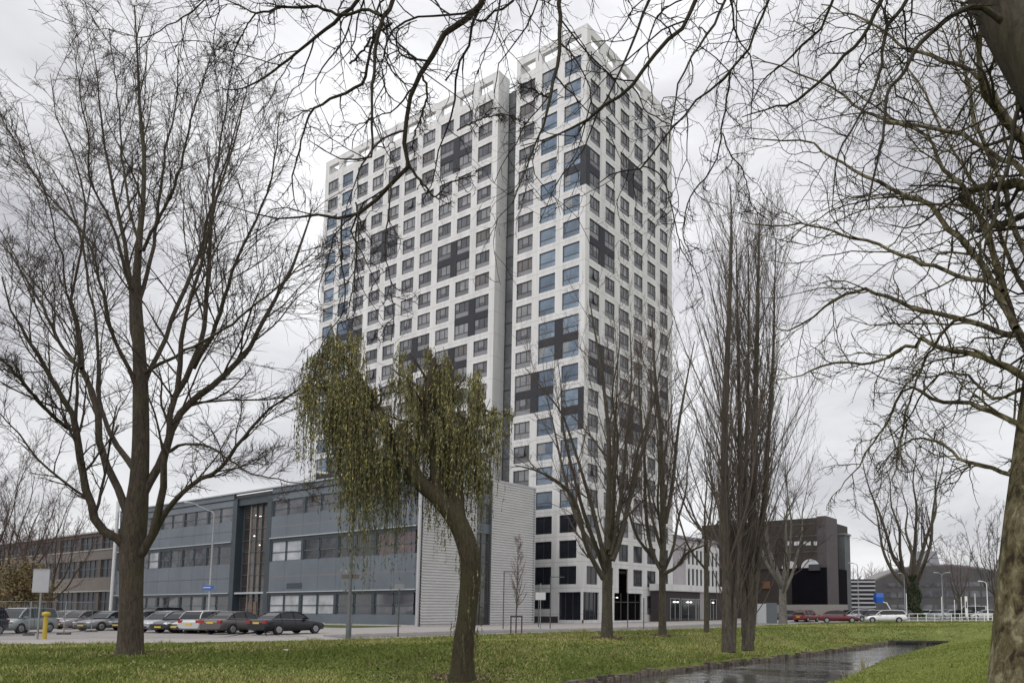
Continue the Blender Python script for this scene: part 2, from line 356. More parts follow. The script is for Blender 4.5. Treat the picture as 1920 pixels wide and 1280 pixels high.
mb = MB(); cm = mat('culvert_concrete', (.045, .04, .028), .9, .3, 3, bump=.3); bk = mat('culvert_dark', (.01, .01, .01), .95)
q0, q1 = Vector((-14.5, 54.62, 0)), Vector((-10.4, 56.02, 0)); ql = (q1 - q0).normalized()
mb.obox(q0 + Vector((0, 0, -1.14)), q1 + Vector((0, 0, -1.14)), .3, .98, cm); mb.build('culvert_wall', cv, True)
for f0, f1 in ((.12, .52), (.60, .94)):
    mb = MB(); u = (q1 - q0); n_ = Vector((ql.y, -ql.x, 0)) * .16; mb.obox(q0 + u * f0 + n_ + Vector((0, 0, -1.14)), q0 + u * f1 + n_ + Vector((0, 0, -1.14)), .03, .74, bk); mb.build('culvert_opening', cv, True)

# blades of grass: nobody could count them
def blades():
    rng = np.random.default_rng(5); n = 420000
    a = rng.uniform(0, 1, n); d = 15 * (95 / 15) ** (a ** 1.15); lat = rng.uniform(-.95, .56, n) * d
    x = lat * _cy - d * _sy; y = lat * _sy + d * _cy
    z = terrain(x, y); dk, sk = dist_line(x, y, KERB_S); dc = ~inside(x, y, CANAL)
    ok = (sk > 0) & (dk > .12) & dc & (z > -.69); x, y, z, d, dk = x[ok], y[ok], z[ok], d[ok], dk[ok]; n = len(x)
    pn = lump(x * .8 + 3, y * .8) * 1.2 + .3 * rng.standard_normal(n); right = x > -11.2 - .02 * y
    tuft = np.clip(lump(x * 2.1, y * 2.1 + 5) + .4, .15, 1.4)
    h = (.045 + .085 * rng.random(n) ** 1.5) * np.where(right, .55, 1) * (.6 + .5 * tuft); wd = (.007 + .00075 * d) * rng.uniform(.6, 1.3, n)
    an = rng.uniform(0, 6.283, n); lx, ly = rng.normal(0, .45, n) * h, rng.normal(0, .45, n) * h
    V = np.empty((n, 3, 3)); V[:, 0] = np.stack([x - np.cos(an) * wd, y - np.sin(an) * wd, z - .01], 1); V[:, 1] = np.stack([x + np.cos(an) * wd, y + np.sin(an) * wd, z - .01], 1)
    V[:, 2] = np.stack([x + lx, y + ly, z + h], 1)
    mi = np.zeros(n, int); mi[pn > .15] = 1; mi[(pn > .85) & ~right] = 2; mi[(rng.random(n) < -.01 + .22 * (np.sin(x * .55 + 2 * np.sin(y * .3)) > .25)) & ~right] = 2; mi[rng.random(n) < .12] = 3; mi[right & (rng.random(n) < .6)] = 1
    # taller dead tufts in clumps
    rng = np.random.default_rng(77); nc = 1500; cx_ = rng.uniform(-42, -10, nc * 3); cy_ = rng.uniform(4, 60, nc * 3); q = (np.sin(cx_ * .6 + 1.5 * np.sin(cy_ * .35)) + rng.normal(0, .5, nc * 3)) > .55
    cx_, cy_ = cx_[q][:nc], cy_[q][:nc]; kb = 26; bx = np.repeat(cx_, kb) + rng.normal(0, .13, len(cx_) * kb); by = np.repeat(cy_, kb) + rng.normal(0, .13, len(cx_) * kb); bz = terrain(bx, by); hh = np.repeat(rng.uniform(.12, .30, len(cx_)), kb) * rng.uniform(.5, 1.1, len(bx))
    ok = (bz > -.70) & (dist_line(bx, by, KERB_S)[1] > 0) & ~inside(bx, by, CANAL) & (dist_line(bx, by, KERB_S)[0] > .3); bx, by, bz, hh = bx[ok], by[ok], bz[ok], hh[ok]; m = len(bx); an = rng.uniform(0, 6.28, m); wd = np.full(m, .014); l2 = rng.normal(0, .5, (m, 2)) * hh[:, None]
    V2 = np.stack([np.stack([bx - np.cos(an) * wd, by - np.sin(an) * wd, bz - .01], 1), np.stack([bx + np.cos(an) * wd, by + np.sin(an) * wd, bz - .01], 1), np.stack([bx + l2[:, 0], by + l2[:, 1], bz + hh], 1)], 1)
    V = np.concatenate([V, V2]); mi = np.r_[mi, rng.choice([2, 2, 1, 3, 0], m)]; n = len(V)
    ms = [mat('blade_green', (.125, .160, .036), .7, spec=.15), mat('blade_light', (.215, .245, .062), .7, spec=.15), mat('blade_straw', (.36, .33, .14), .8, spec=.15), mat('blade_dark', (.095, .108, .032), .8, spec=.15)]
    return tag(link('grass_blades', arrays_mesh('grass_blades', V.reshape(-1, 3), np.arange(3 * n).reshape(-1, 3), ms, mi)), 'grass blades and pale dead tufts on the canal banks', 'grass', kind='stuff')
blades()

# fallen leaves and bits of mud under the trees
def litter():
    rng = np.random.default_rng(15); c = [(-26.9, 11.1, 5), (-17.3, 16.2, 3), (-23.5, 32.4, 4.5), (-23, 37.3, 3.5), (-13.8, 27.3, 3), (-8, 5, 5), (-20, 22, 7), (-30, 18, 6)]; X, Y = [], []
    for x, y, r in c: k = 420; a = rng.uniform(0, 6.28, k); q = r * rng.random(k) ** .7; X.append(x + q * np.cos(a)); Y.append(y + q * np.sin(a))
    for x, y, r in ((-26.95, 11.1, 1.2), (-17.3, 16.2, .95), (-23.5, 32.4, 1.), (-23.05, 37.3, .8), (-13.9, 27.4, 1.1), (-13.7, 28.9, 1.1)): k = 900; a = rng.uniform(0, 6.28, k); q = r * rng.random(k); X.append(x + q * np.cos(a)); Y.append(y + q * np.sin(a))
    x, y = np.concatenate(X), np.concatenate(Y); z = terrain(x, y); ok = (z > -.66) & (dist_line(x, y, KERB_S)[1] > 0); x, y, z = x[ok], y[ok], z[ok] + .035; n = len(x)
    a = rng.uniform(0, 6.28, n); s = rng.uniform(.025, .06, n); t = rng.normal(0, .3, (n, 2)) * s[:, None]; u, v = np.stack([np.cos(a) * s, np.sin(a) * s, t[:, 0]], 1), np.stack([-np.sin(a) * s * .7, np.cos(a) * s * .7, t[:, 1]], 1); p = np.stack([x, y, z + rng.uniform(0, .04, n)], 1)
    V = np.stack([p - u, p - v, p + u, p + v], 1).reshape(-1, 3); ms = [mat('dead_leaf', (.13, .085, .045), .8), mat('dead_leaf_dark', (.06, .04, .025), .8), mat('dead_leaf_pale', (.24, .18, .10), .8)]
    tag(link('fallen_leaves', arrays_mesh('fallen_leaves', V, np.arange(4 * n).reshape(-1, 4), ms, rng.integers(0, 3, n))), 'brown fallen leaves strewn in the grass under the trees', 'leaves', kind='stuff')
litter()

# ------------------------------------------------------------------ the tower
TX, TY = -51.83, 66.47
mA, pA, wA, gA, mB_, pB, wB = .8877, 3.7355, 2.5997, 3.7563, .8008, 3.2085, 2.0689
def ztop(r): return 72.54 - 3 * r
white = mat('white_render', (.56, .555, .545), .8, .11, 1.3, stretch=(1, 1, .08), bump=.02, detail=9)
def add_joints(m, z0, dz):
    t = m.node_tree; b = t.nodes['Principled BSDF']; src = b.inputs['Base Color'].links[0].from_socket; c = t.nodes.new('ShaderNodeTexCoord'); s = t.nodes.new('ShaderNodeSeparateXYZ'); t.links.new(c.outputs['Object'], s.inputs[0])
    a = t.nodes.new('ShaderNodeMath'); a.operation = 'ADD'; a.inputs[1].default_value = -z0; t.links.new(s.outputs['Z'], a.inputs[0]); d = t.nodes.new('ShaderNodeMath'); d.operation = 'DIVIDE'; d.inputs[1].default_value = dz; t.links.new(a.outputs[0], d.inputs[0])
    f = t.nodes.new('ShaderNodeMath'); f.operation = 'FRACT'; t.links.new(d.outputs[0], f.inputs[0]); l = t.nodes.new('ShaderNodeMath'); l.operation = 'LESS_THAN'; l.inputs[1].default_value = .018; t.links.new(f.outputs[0], l.inputs[0])
    x = t.nodes.new('ShaderNodeMix'); x.data_type = 'RGBA'; x.inputs[7].default_value = (.36, .355, .35, 1); t.links.new(l.outputs[0], x.inputs[0]); t.links.new(src, x.inputs[6]); t.links.new(x.outputs[2], b.inputs['Base Color'])
add_joints(white, 70.0, 3.0)
dark = mat('dark_panel', (.026, .027, .034), .6, .1, 1, spec=.3)
soffm = mat('soffit_grey', (.13, .13, .135), .7)  # dark lining; the shade under each window head is put into its grey
soff = white
def uA(i): return mA + i * pA if i < 3 else mA + 3 * pA + gA + (i - 3) * pA
def uB(i): return mB_ + i * pB
U_LEFT0 = mA + 2 * pA + wA + .62            # inner edge of the right block
U_GAP1 = uA(3) - 1.02                       # right edge of the long block
U_END = uA(12) + wA + .9
V_END = uB(5) + wB + .9
ROOF = 73.2
PA = lambda u, dep, z: (TX - u, TY + dep, z)
PB = lambda v, dep, z: (TX - dep, TY + v, z)
# crosses of dark panel: (column, top row) of the 2x2 block's corner nearest the tower's corner
crossA = [(4, 2), (8, 5), (4, 7), (3, 10), (6, 11), (4, 12), (10, 9), (11, 16), (1, 14), (0, 12)]
crossB = [(2, 4), (0, 8), (0, 13), (2, 15)]
def facade(mbw, mbd, P, flip, u0, u1, opens, corner_dark=(), crown=True, thick=.21):
    """opens: list of (ua, ub, za, zb) rectangles cut from the wall; reveals go in by thick"""
    us = sorted({round(x, 4) for o in opens for x in o[:2]} | {u0, u1}); zs = sorted({round(x, 4) for o in opens for x in o[2:4]} | {0., ROOF})
    nu, nz = len(us) - 1, len(zs) - 1
    uc = np.array([(us[i] + us[i + 1]) / 2 for i in range(nu)]); zc = np.array([(zs[j] + zs[j + 1]) / 2 for j in range(nz)])
    op = np.zeros((nu, nz), bool)
    for o in opens: op |= ((uc > o[0]) & (uc < o[1]))[:, None] & ((zc > o[2]) & (zc < o[3]))[None]
    def q(mb, a, m): mb.poly(a if not flip else a[::-1], m)
    for i in range(nu):
        j = 0
        while j < nz:
            if op[i, j]: j += 1; continue
            dk = any(uc[i] < c[0] and c[1] < zc[j] < c[2] for c in corner_dark); k = j
            while k + 1 < nz and not op[i, k + 1] and any(uc[i] < c[0] and c[1] < zc[k + 1] < c[2] for c in corner_dark) == dk: k += 1
            a, b, z0, z1 = us[i], us[i + 1], zs[j], zs[k + 1]
            q(mbw, [P(b, 0, z0), P(a, 0, z0), P(a, 0, z1), P(b, 0, z1)], dark if dk else white)
            if crown and z1 > 70.2:
                q(mbw, [P(a, .5, max(z0, 69.9)), P(b, .5, max(z0, 69.9)), P(b, .5, z1), P(a, .5, z1)], white)
            j = k + 1
    for i in range(nu):
        for j in range(nz):
            if not op[i, j]: continue
            a, b, z0, z1 = us[i], us[i + 1], zs[j], zs[j + 1]; t = .5 if z0 > 70 else thick
            if i == 0 or not op[i - 1, j]: q(mbw, [P(a, 0, z0), P(a, t, z0), P(a, t, z1), P(a, 0, z1)], white)
            if i == nu - 1 or not op[i + 1, j]: q(mbw, [P(b, t, z0), P(b, 0, z0), P(b, 0, z1), P(b, t, z1)], white)
            if j > 0 and not op[i, j - 1]: q(mbw, [P(b, 0, z0), P(b, t, z0), P(a, t, z0), P(a, 0, z0)], white)
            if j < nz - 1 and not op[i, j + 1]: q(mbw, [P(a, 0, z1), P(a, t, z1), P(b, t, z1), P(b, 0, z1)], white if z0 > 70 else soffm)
def opens_for(cols, U, W, rows, crosses):
    o = []; used = set()
    for c, r in crosses:
        if c in cols: o.append((U(c), U(c + 1) + W, ztop(r + 1) - 2.1, ztop(r))); used |= {(c, r), (c, r + 1), (c + 1, r), (c + 1, r + 1)}
    for c in cols:
        for r in rows:
            if (c, r) not in used: o.append((U(c), U(c) + W, ztop(r) - 2.1, ztop(r)))
        o.append((U(c), U(c) + W, 70.85, 72.25))
    return o
tower = thing('apartment_tower', 'tall white apartment tower with a grid of windows and dark crosses of panel', 'tower', (TX, TY, 0))
mbw = MB()
rows = range(1, 23)
oR = opens_for([0, 1, 2], uA, wA, rows, [c for c in crossA if c[0] < 3])
oR = [o for o in oR if not (abs(o[0] - uA(0)) < .01 and abs(o[3] - ztop(5)) < .01) and not (abs(o[0] - uA(0)) < .01 and abs(o[3] - ztop(6)) < .01) and not (abs(o[0] - uA(0)) < .01 and abs(o[3] - ztop(15)) < .01) and not (abs(o[0] - uA(0)) < .01 and abs(o[3] - ztop(16)) < .01)]
oR += [(uA(0), uA(0) + wA, ztop(6) - 2.1, ztop(5)), (uA(0), uA(0) + wA, ztop(16) - 2.1, ztop(15)), (0.0, uA(0) + wA, .35, 3.54), (uA(1), uA(1) + wA, 1.6, 3.54), (uA(2), uA(2) + wA, 1.6, 3.54)]
cd_ = [(uA(0), ztop(6) - 2.1, ztop(5)), (uA(0), ztop(16) - 2.1, ztop(15))]
facade(mbw, None, PA, False, 0., U_LEFT0, oR, cd_)
oL = opens_for(list(range(3, 13)), uA, wA, rows, [c for c in crossA if c[0] > 2])
facade(mbw, None, PA, False, U_GAP1, U_END, oL + [(uA(c), uA(c) + wA, 1.2, 3.54) for c in range(3, 13)])
oB = opens_for([0, 1, 2, 3, 4, 5], uB, wB, rows, crossB)
def rm(o, c, r): return [x for x in o if not (abs(x[0] - uB(c)) < .01 and abs(x[3] - ztop(r)) < .01 and x[1] - x[0] < wB + .1)]
for c, r in ((0, 5), (0, 6), (5, 8), (5, 9), (5, 13), (5, 14)): oB = rm(oB, c, r)
oB = [x for x in oB if not (abs(x[0] - uB(2)) < .01 and abs(x[3] - ztop(22)) < .01)]
oB += [(uB(0), uB(0) + wB, ztop(6) - 2.1, ztop(5)), (uB(5), uB(5) + wB, ztop(9) - 2.1, ztop(8)), (uB(5), uB(5) + wB, ztop(14) - 2.1, ztop(13)),
       (0.0, uB(0) + wB + .35, .35, 3.54), (uB(2) - .9, uB(3) + wB - .1, .2, 3.54), (uB(2), uB(2) + wB, 3.54, ztop(22)), (uB(4), uB(4) + wB, .9, 3.3)]
facade(mbw, None, PB, True, 0., V_END, oB, [(uB(0), ztop(6) - 2.1, ztop(5))])
# return walls, backs and roofs
def wallq(pts): mbw.poly(pts, white)
xg0, xg1, xe = TX - U_LEFT0, TX - U_GAP1, TX - U_END; yb = TY + V_END
for x, y0, y1, z1 in ((xg0, TY, TY + 2.3, ROOF), (xg1, TY, TY + 2.05, ROOF), (xe, TY, yb, ROOF)): mbw.poly([(x, y0, 0), (x, y1, 0), (x, y1, z1), (x, y0, z1)], white)
mbw.box(xe, TX, yb - .02, yb + .3, 0, ROOF, white)
for xa_, xb_, ya_ in ((xe + .5, xg1 - .5, TY + .5), (xg0 + .5, TX - .5, TY + .5), (xg1 - .5, xg0 + .5, TY + 2.3)): mbw.box(xa_, xb_, ya_, yb - .5, 69.7, 70.1, mat('roof_gravel', (.3, .29, .28), .9, .2, 3))
mbw.box(xg1 - .5, xg1 - .002, TY + .52, TY + 2.05, 70.1, ROOF - .002, white); mbw.box(xg0 + .002, xg0 + .5, TY + .52, TY + 2.05, 70.1, ROOF - .002, white)
mbw.build('walls', tower, True)
# top caps of the crown
mb = MB()
for a, b in ((TX - U_LEFT0, TX), (TX - U_END, TX - U_GAP1)): mb.box(a, b, TY - .003, TY + .5, ROOF - .002, ROOF + .06, white)
mb.box(TX - .5, TX + .003, TY + .5, yb, ROOF - .002, ROOF + .06, white); mb.build('parapet_cap', tower, True)
# recessed glass stair strip between the blocks
mb = MB(); gg = glass('stair_glass', (.10, .105, .11), .12); br = mat('dark_metal', (.05, .05, .055), .5)
gm = mat('stair_frame', (.22, .22, .23), .5)
mb.box(xg1 - .1, xg0 + .1, TY + 2.05, TY + 2.2, 0, 71.2, gg); sg = mb.build('stair_glazing', tower, True)
mb = MB()
for r in range(0, 24): mb.box(xg1, xg0, TY + 1.98, TY + 2.05, ztop(r) - .75, ztop(r) - .62, br)
for x in (xg1 + .04, (xg0 + xg1) / 2 - .2, xg0 - .12): mb.box(x, x + .07, TY + 1.97, TY + 2.05, 0, 71.2, br)
l = link('glazing_frame', mb.data('glazing_frame'), sg); l.location = (0, 0, 0)

frame_m = mat('window_frame', (.05, .05, .055), .5)
GL = [glass('glass_dark', (.048, .052, .060)), glass('glass_mid', (.085, .089, .100)), glass('glass_curtain', (.19, .192, .20), .12), glass('glass_warm', (.095, .084, .078))]
GBLUE = [glass('glass_blue', (.105, .150, .205), .04), glass('glass_blue_pale', (.15, .20, .26), .05), glass('glass_blue_deep', (.075, .108, .155), .04)]
opaq = mat('frosted_panel', (.19, .188, .197), .35, .08, 1.2); opaq2 = mat('frosted_panel_dark', (.12, .12, .128), .3, .08, 1.2)
GDK = [glass('glass_ground', (.018, .02, .026), .05)]
NV = 9
def win_meshes(w_, kind, k, h=2.0):
    """window in local coords: x across, z up from its bottom, front face towards -y; k picks how its panes look"""
    rr = random.Random(100 * k + int(w_ * 10)); a = MB(); t = .07; q = lambda x0, x1, z0, z1, m, y=0.: a.poly([(x0, y, z0), (x1, y, z0), (x1, y, z1), (x0, y, z1)], m)
    b = MB(); zt = h * .36
    if kind == 'reg':
        xs_ = [t] + [w_ * f for f in ((.30, .68) if w_ > 2.3 else (.45, .78))] + [w_ - t]; base_ = rr.choice([GL[0], GL[1], GL[1], GL[2]]) if k < 8 else GL[3]
        for i in range(3):
            m = base_ if rr.random() < .6 else rr.choice(GL[:3]); q(xs_[i], xs_[i + 1], zt, h - t, m)
            if rr.random() < .28: q(xs_[i] + .03, xs_[i + 1] - .03, h - t - rr.uniform(.25, .9), h - t, opaq, -.004)      # blind
        q(t, w_ - t, t, zt, opaq if base_ is not GL[0] else opaq2)
        if k == 7:      # one sash tilted open, dark room behind
            q(xs_[1], xs_[2], zt + .03, h - t, GDK[0], -.006); b.obox((xs_[1], -.22, zt + .06), (xs_[2], -.22, zt + .06), .04, .06, frame_m); b.obox((xs_[1] + .02, -.22, zt + .06), (xs_[1] + .02, -.02, h - t), .04, .05, frame_m); b.obox((xs_[2] - .02, -.22, zt + .06), (xs_[2] - .02, -.02, h - t), .04, .05, frame_m)
            a.poly([(xs_[1], -.21, zt + .08), (xs_[2], -.21, zt + .08), (xs_[2], -.03, h - t), (xs_[1], -.03, h - t)], GL[1])
        b.box(t, w_ - t, -.045, .03, zt - .035, zt + .035, frame_m)
        for x in xs_[1:3]: b.box(x - .035, x + .035, -.045, .03, zt, h - t, frame_m)
    elif kind == 'blue':
        m = GBLUE[k % 3]; q(t, w_ - t, t, zt, rr.choice(GBLUE)); q(t, w_ - t, zt, h - t, m)
        if k > 5: q(t + .05, w_ * rr.uniform(.3, .6), zt, h - t, GL[2], -.004)
        b.box(t, w_ - t, -.045, .03, zt - .03, zt + .03, frame_m)
    else: q(t, w_ - t, t, h - t, GDK[0]); b.box(w_ * .5 - .02, w_ * .5 + .02, -.045, .03, t, h - t, frame_m)
    for x0, x1, z0, z1 in ((0, w_, 0, t), (0, w_, h - t, h), (0, t, t, h - t), (w_ - t, w_, t, h - t)): b.box(x0, x1, -.05, .04, z0, z1, frame_m)
    return a.data('window'), b.data('window_frame')
WM = {}
def wget(w_, kind, k, h=2.0):
    key = (round(w_, 2), kind, k, h)
    if key not in WM: WM[key] = win_meshes(w_, kind, k, h)
    return WM[key]
wins = []; rw = random.Random(21)
for c in range(13):
    for r in rows:
        blue = (c in (0, 1)) or (c == 11 and r < 14) or (c == 12 and r >= 3)
        if r >= 21 and c < 3: blue = False
        kind = 'blue' if blue else 'reg'
        if r >= 20 and c < 3: k, kind = 0, 'plain'
        else: k = rw.choice([0, 1, 2, 3, 4, 5, 6, 0, 1, 2, 3, 4, 5, 6, 7, 8])
        wins.append(('A', uA(c), ztop(r) - 2.1, wA, kind, k, 2.1))
for c in range(6):
    for r in rows:
        if c == 2 and r == 22: continue
        k = rw.choice([0, 1, 2, 3, 4, 5, 6, 0, 1, 2, 3, 4, 5, 6, 7, 8]) if r < 20 else 0
        wins.append(('B', uB(c), ztop(r) - 2.1, wB, 'reg' if r < 21 else 'plain', k, 2.1))
for c in (1, 2): wins.append(('A', uA(c), 1.6, wA, 'plain', 0, 1.94))
wins.append(('B', uB(4), .9, wB, 'reg', 0, 2.4))
def wsize(wn):
    f, u, z, w_, *_ , h = wn; P = PA if f == 'A' else PB
    a, b, c = shot(P(u, 0, z)), shot(P(u + w_, 0, z)), shot(P(u, 0, z + h))
    return abs(a[0] - b[0]) * abs(a[1] - c[1])
wins.sort(key=wsize, reverse=True)
rest = MB()
for n_, (f, u, z, w_, kind, k, h) in enumerate(wins):
    a, b = wget(w_, kind, k, h)
    if f == 'A': loc, rz = Vector((TX - u - w_, TY + .15, z)), 0
    else: loc, rz = Vector((TX - .15, TY + u, z)), R_(90)
    if n_ < 100:
        o = link('window', a, tower); o.location = loc - Vector((TX, TY, 0)); o.rotation_euler.z = rz; link('window_frame', b, o)
    else:
        c_, s_ = math.cos(rz), math.sin(rz)
        for me in (a, b):
            mats_ = list(me.materials)
            vs = [(v.co.x * c_ - v.co.y * s_ + loc.x, v.co.x * s_ + v.co.y * c_ + loc.y, v.co.z + loc.z) for v in me.vertices]
            for mi_ in range(len(mats_)):
                fs = [tuple(p.vertices) for p in me.polygons if p.material_index == mi_]
                if fs:
                    used = sorted({x for f_ in fs for x in f_}); mp_ = {x: i for i, x in enumerate(used)}
                    rest.mesh([vs[x] for x in used], [tuple(mp_[x] for x in f_) for f_ in fs], mats_[mi_])
tag(rest.build('windows', tower, True), kind='stuff')
# dark crosses: panels between the four windows of a block, set back from the wall face
def crossparts(P, U, W, c, r, name='cross_panel'):
    mb = MB(); d0, d1 = .06, .21
    def bx(u0, u1, z0, z1):
        p, q = P(u0, d0, z0), P(u1, d1, z1); mb.box(p[0], q[0], p[1], q[1], z0, z1, dark)
    bx(U(c) + W, U(c + 1), ztop(r + 1) - 2.1, ztop(r)); bx(U(c), U(c) + W, ztop(r + 1), ztop(r) - 2.1); bx(U(c + 1), U(c + 1) + W, ztop(r + 1), ztop(r) - 2.1)
    mb.build(name, tower, True)
for c, r in crossA: crossparts(PA, uA, wA, c, r)
for c, r in crossB: crossparts(PB, uB, wB, c, r)
for q in [(TX - uA(0) - wA, TX - uA(0), TY + .06, TY + .21, ztop(r + 1), ztop(r) - 2.1) for r in (5, 15)] + [(TX - .21, TX - .06, TY + uB(0), TY + uB(0) + wB, ztop(6), ztop(5) - 2)] + [(TX - .21, TX - .06, TY + uB(5), TY + uB(5) + wB, ztop(r + 1), ztop(r) - 2.1) for r in (8, 13)]:
    mb = MB(); mb.box(*q, dark); mb.build('corner_panel', tower, True)
# ground floor: plinth, corner glazing, entrance with lamps inside
mb = MB(); pl = mat('dark_plinth', (.05, .042, .045), .7, .1, 3)
mb.box(xg0, TX - uA(0) - wA - .02, TY - .03, TY + .3, 0, .75, pl); mb.box(TX - uA(0) - wA, TX, TY + .02, TY + .3, 0, .35, pl); mb.box(TX - .3, TX - .02, TY + .02, TY + uB(0) + wB + .3, 0, .35, pl)
mb.build('plinth', tower, True)
mb = MB(); mb.box(TX - uA(0) - wA, TX - .30, TY + .30, TY + .36, .35, 3.54, GDK[0]); mb.box(TX - .36, TX - .30, TY + .36, TY + uB(0) + wB + .35, .35, 3.54, GDK[0]); g = mb.build('corner_glazing', tower, True)
mb = MB()
for u in (.32, 1.5, 2.6, 3.3): mb.box(TX - u - .06, TX - u, TY + .24, TY + .30, .35, 3.54, frame_m)
for v in (.9, 1.7, 2.5): mb.box(TX - .30, TX - .24, TY + v, TY + v + .06, .35, 3.54, frame_m)
link('glazing_frame', mb.data('glazing_frame'), g)
ent = mat('lobby_dark', (.025, .022, .02), .8, .3, 1)
mb = MB(); mb.box(TX - 6, TX - 4.5, TY + 5, TY + 14, .1, 6.2, ent); mb.box(TX - 4.5, TX - .4, TY + 5, TY + 14, .0, .15, mat('lobby_floor', (.2, .19, .18), .4)); mb.box(TX - 4.5, TX - .4, TY + 5, TY + 14, 6.0, 6.3, ent)
mb.box(TX - 4.5, TX - .4, TY + 5, TY + 5.2, .15, 6, ent); mb.box(TX - 4.5, TX - .4, TY + 13.8, TY + 14, .15, 6, ent); mb.build('lobby', tower, True)
lamp_m = bpy.data.materials.new('lit_lamp'); lamp_m.use_nodes = True; bb = lamp_m.node_tree.nodes['Principled BSDF']; bb.inputs['Emission Color'].default_value = (1, .86, .66, 1); bb.inputs['Emission Strength'].default_value = 3.
for v in (8.0, 8.9, 9.7):
    mb = MB(); mb.tube([(TX - 2, TY + v, 3.0), (TX - 2, TY + v, 3.1)], [.16, .1], lamp_m, 10); mb.tube([(TX - 2, TY + v, 3.1), (TX - 2, TY + v, 6)], .01, frame_m, 4); mb.build('pendant_lamp', tower, True)
mb = MB()
for v in (uB(2) - .85, uB(2) + .8, uB(2) + 2.4, uB(3) + .8, uB(3) + wB - .22): mb.box(TX - .34, TX - .24, TY + v, TY + v + .1, .2, 3.54, frame_m)
mb.box(TX - .34, TX - .24, TY + uB(2) - .9, TY + uB(3) + wB - .1, 2.4, 2.5, frame_m); mb.build('entrance_frame', tower, True)

# ------------------------------------------------------------------ grey-blue school building with corrugated end
BX, BY, BZ = -54.49, 45.51, 15.05
BXL, BYB = -116.2, 61.4
blue_p = mat('grey_blue_panel', (.108, .127, .150), .4, .13, .22, bump=.03, bscale=.5, detail=8); blue_d = mat('dark_blue_panel', (.030, .042, .052), .4, .1, .5)
led = mat('ledge_metal', (.36, .39, .40), .45); alu = mat('brushed_aluminium', (.42, .42, .43), .38, .05, 1, metal=.5)
sch = thing('school_building', 'long low grey-blue clad building with bands of windows and a corrugated metal end wall', 'building', (BX, BY, 0))
wf = mat('school_window_frame', (.075, .095, .11), .5)
sg_ = [glass('school_glass', (.035, .037, .043), .05), glass('school_glass_mid', (.085, .085, .095), .06), glass('school_blind', (.34, .35, .37), .15), glass('school_glass_red', (.075, .05, .055), .06)]
bands = [(1.08, 3.1), (6.78, 8.95), (11.75, 13.5)]         # window bands
mb = MB()
def front(x0, x1):
    for z0, z1 in ((.18, 1.08), (3.46, 5.10), (5.13, 6.78), (9.36, 10.55), (10.58, 11.75), (13.5, 14.2)): mb.box(x0, x1, BY, BY + .3, z0, z1, blue_p)
    for z0, z1 in ((0, .18),): mb.box(x0, x1, BY + .05, BY + .3, z0, z1, kerbm)
    for z0, z1 in ((3.1, 3.36), (8.95, 9.28), (14.2, 14.34)): mb.box(x0, x1, BY + .04, BY + .3, z0, z1, blue_d)
    mb.box(x0, x1, BY - .02, BY + .3, 14.34, 14.92, blue_p)
ST0, ST1 = -87.0, -79.0
front(ST1, BX - .25); front(BXL, ST0)
mb.box(BXL, BX + .002, BY - .25, BY + .32, 14.92, BZ, led)
mb.box(BXL, BX, BYB - .3, BYB, 0, 14.9, blue_p); mb.box(BXL, BXL + .3, BY + .32, BYB - .3, 0, 14.9, blue_p); mb.box(BXL + .3, BX - .3, BY + .32, BYB - .3, 14.5, 14.8, mat('roof_felt', (.12, .12, .12), .9, .2, 2))
# vertical seams of the cladding
for x0, x1, n in ((ST1, BX - .5, 8), (BXL + .3, ST0, 10)):
    for i in range(n + 1):
        x = x0 + (x1 - x0) * i / n
        for z0, z1 in ((3.46, 6.78), (9.36, 11.75)): mb.box(x - .02, x + .02, BY - .006, BY + .01, z0, z1, mat('seam', (.075, .088, .10), .6))
mb.box(ST1, BX - .5, BY - .006, BY + .01, 5.04, 5.16, mat('pink_seam', (.16, .145, .155), .5)); mb.box(ST1, BX - .5, BY - .006, BY + .01, 10.5, 10.62, MATS['pink_seam'])
mb.box(BXL + .3, BX - .3, BY + 4, BY + 4.2, 0, 14.5, ent); mb.build('walls', sch, True)
for xa_, xb_ in ((ST1, BX - .25), (BXL, ST0)):
    for z in (3.36, 9.28): mb = MB(); mb.box(xa_, xb_, BY - .16, BY - .003, z, z + .1, led); mb.build('ledge', sch, True)
mb = MB(); mb.box(BXL, BX - .25, BY - .12, BY - .025, 14.28, 14.34, blue_d); mb.build('gutter', sch, True)
def swindow(x0, x1, z0, z1, k, seam=.45):
    a = MB(); y = BY + .16
    a.box(x0, x1, y, y + .04, z0, z1, sg_[k]); o = a.build('window', sch, True)
    b = MB(); zm = z0 + (z1 - z0) * seam
    for q in ((x0, x1, z0, z0 + .07), (x0, x1, z1 - .07, z1), (x0, x0 + .08, z0, z1), (x1 - .08, x1, z0, z1), (x0, x1, zm - .05, zm + .05)): b.box(q[0], q[1], y - .07, y - .003, q[2], q[3], wf)
    link('window_frame', b.data('window_frame'), o)
rs = random.Random(4)
def modules(x0, x1, n):
    p = (x1 - x0) / n
    for i in range(n):
        a = x0 + i * p
        for z0, z1 in bands: mb2 = MB(); mb2.box(a - .22, a + .22, BY + .02, BY + .28, z0, z1, blue_d); mb2.build('pier', sch, True)
        for bi, (z0, z1) in enumerate(bands):
            for j in range(2):
                xa = a + .22 + j * (p - .44) / 2; xb = xa + (p - .44) / 2 - (.0 if j else .14)
                if x0 > -80: k = ([2, 2, 0, 1][i] if bi == 0 and i < 2 or bi == 0 else [2, 0, 0, 3][i] if bi == 1 else 1)
                else: k = rs.choice([0, 1, 0, 2]) if bi < 2 else rs.choice([1, 0, 1])
                if x0 > -80 and bi == 0 and i == 1: k = 2
                swindow(xa, xb, z0, z1, k)
modules(ST1, BX - .5, 4); modules(BXL + .3, ST0, 5)
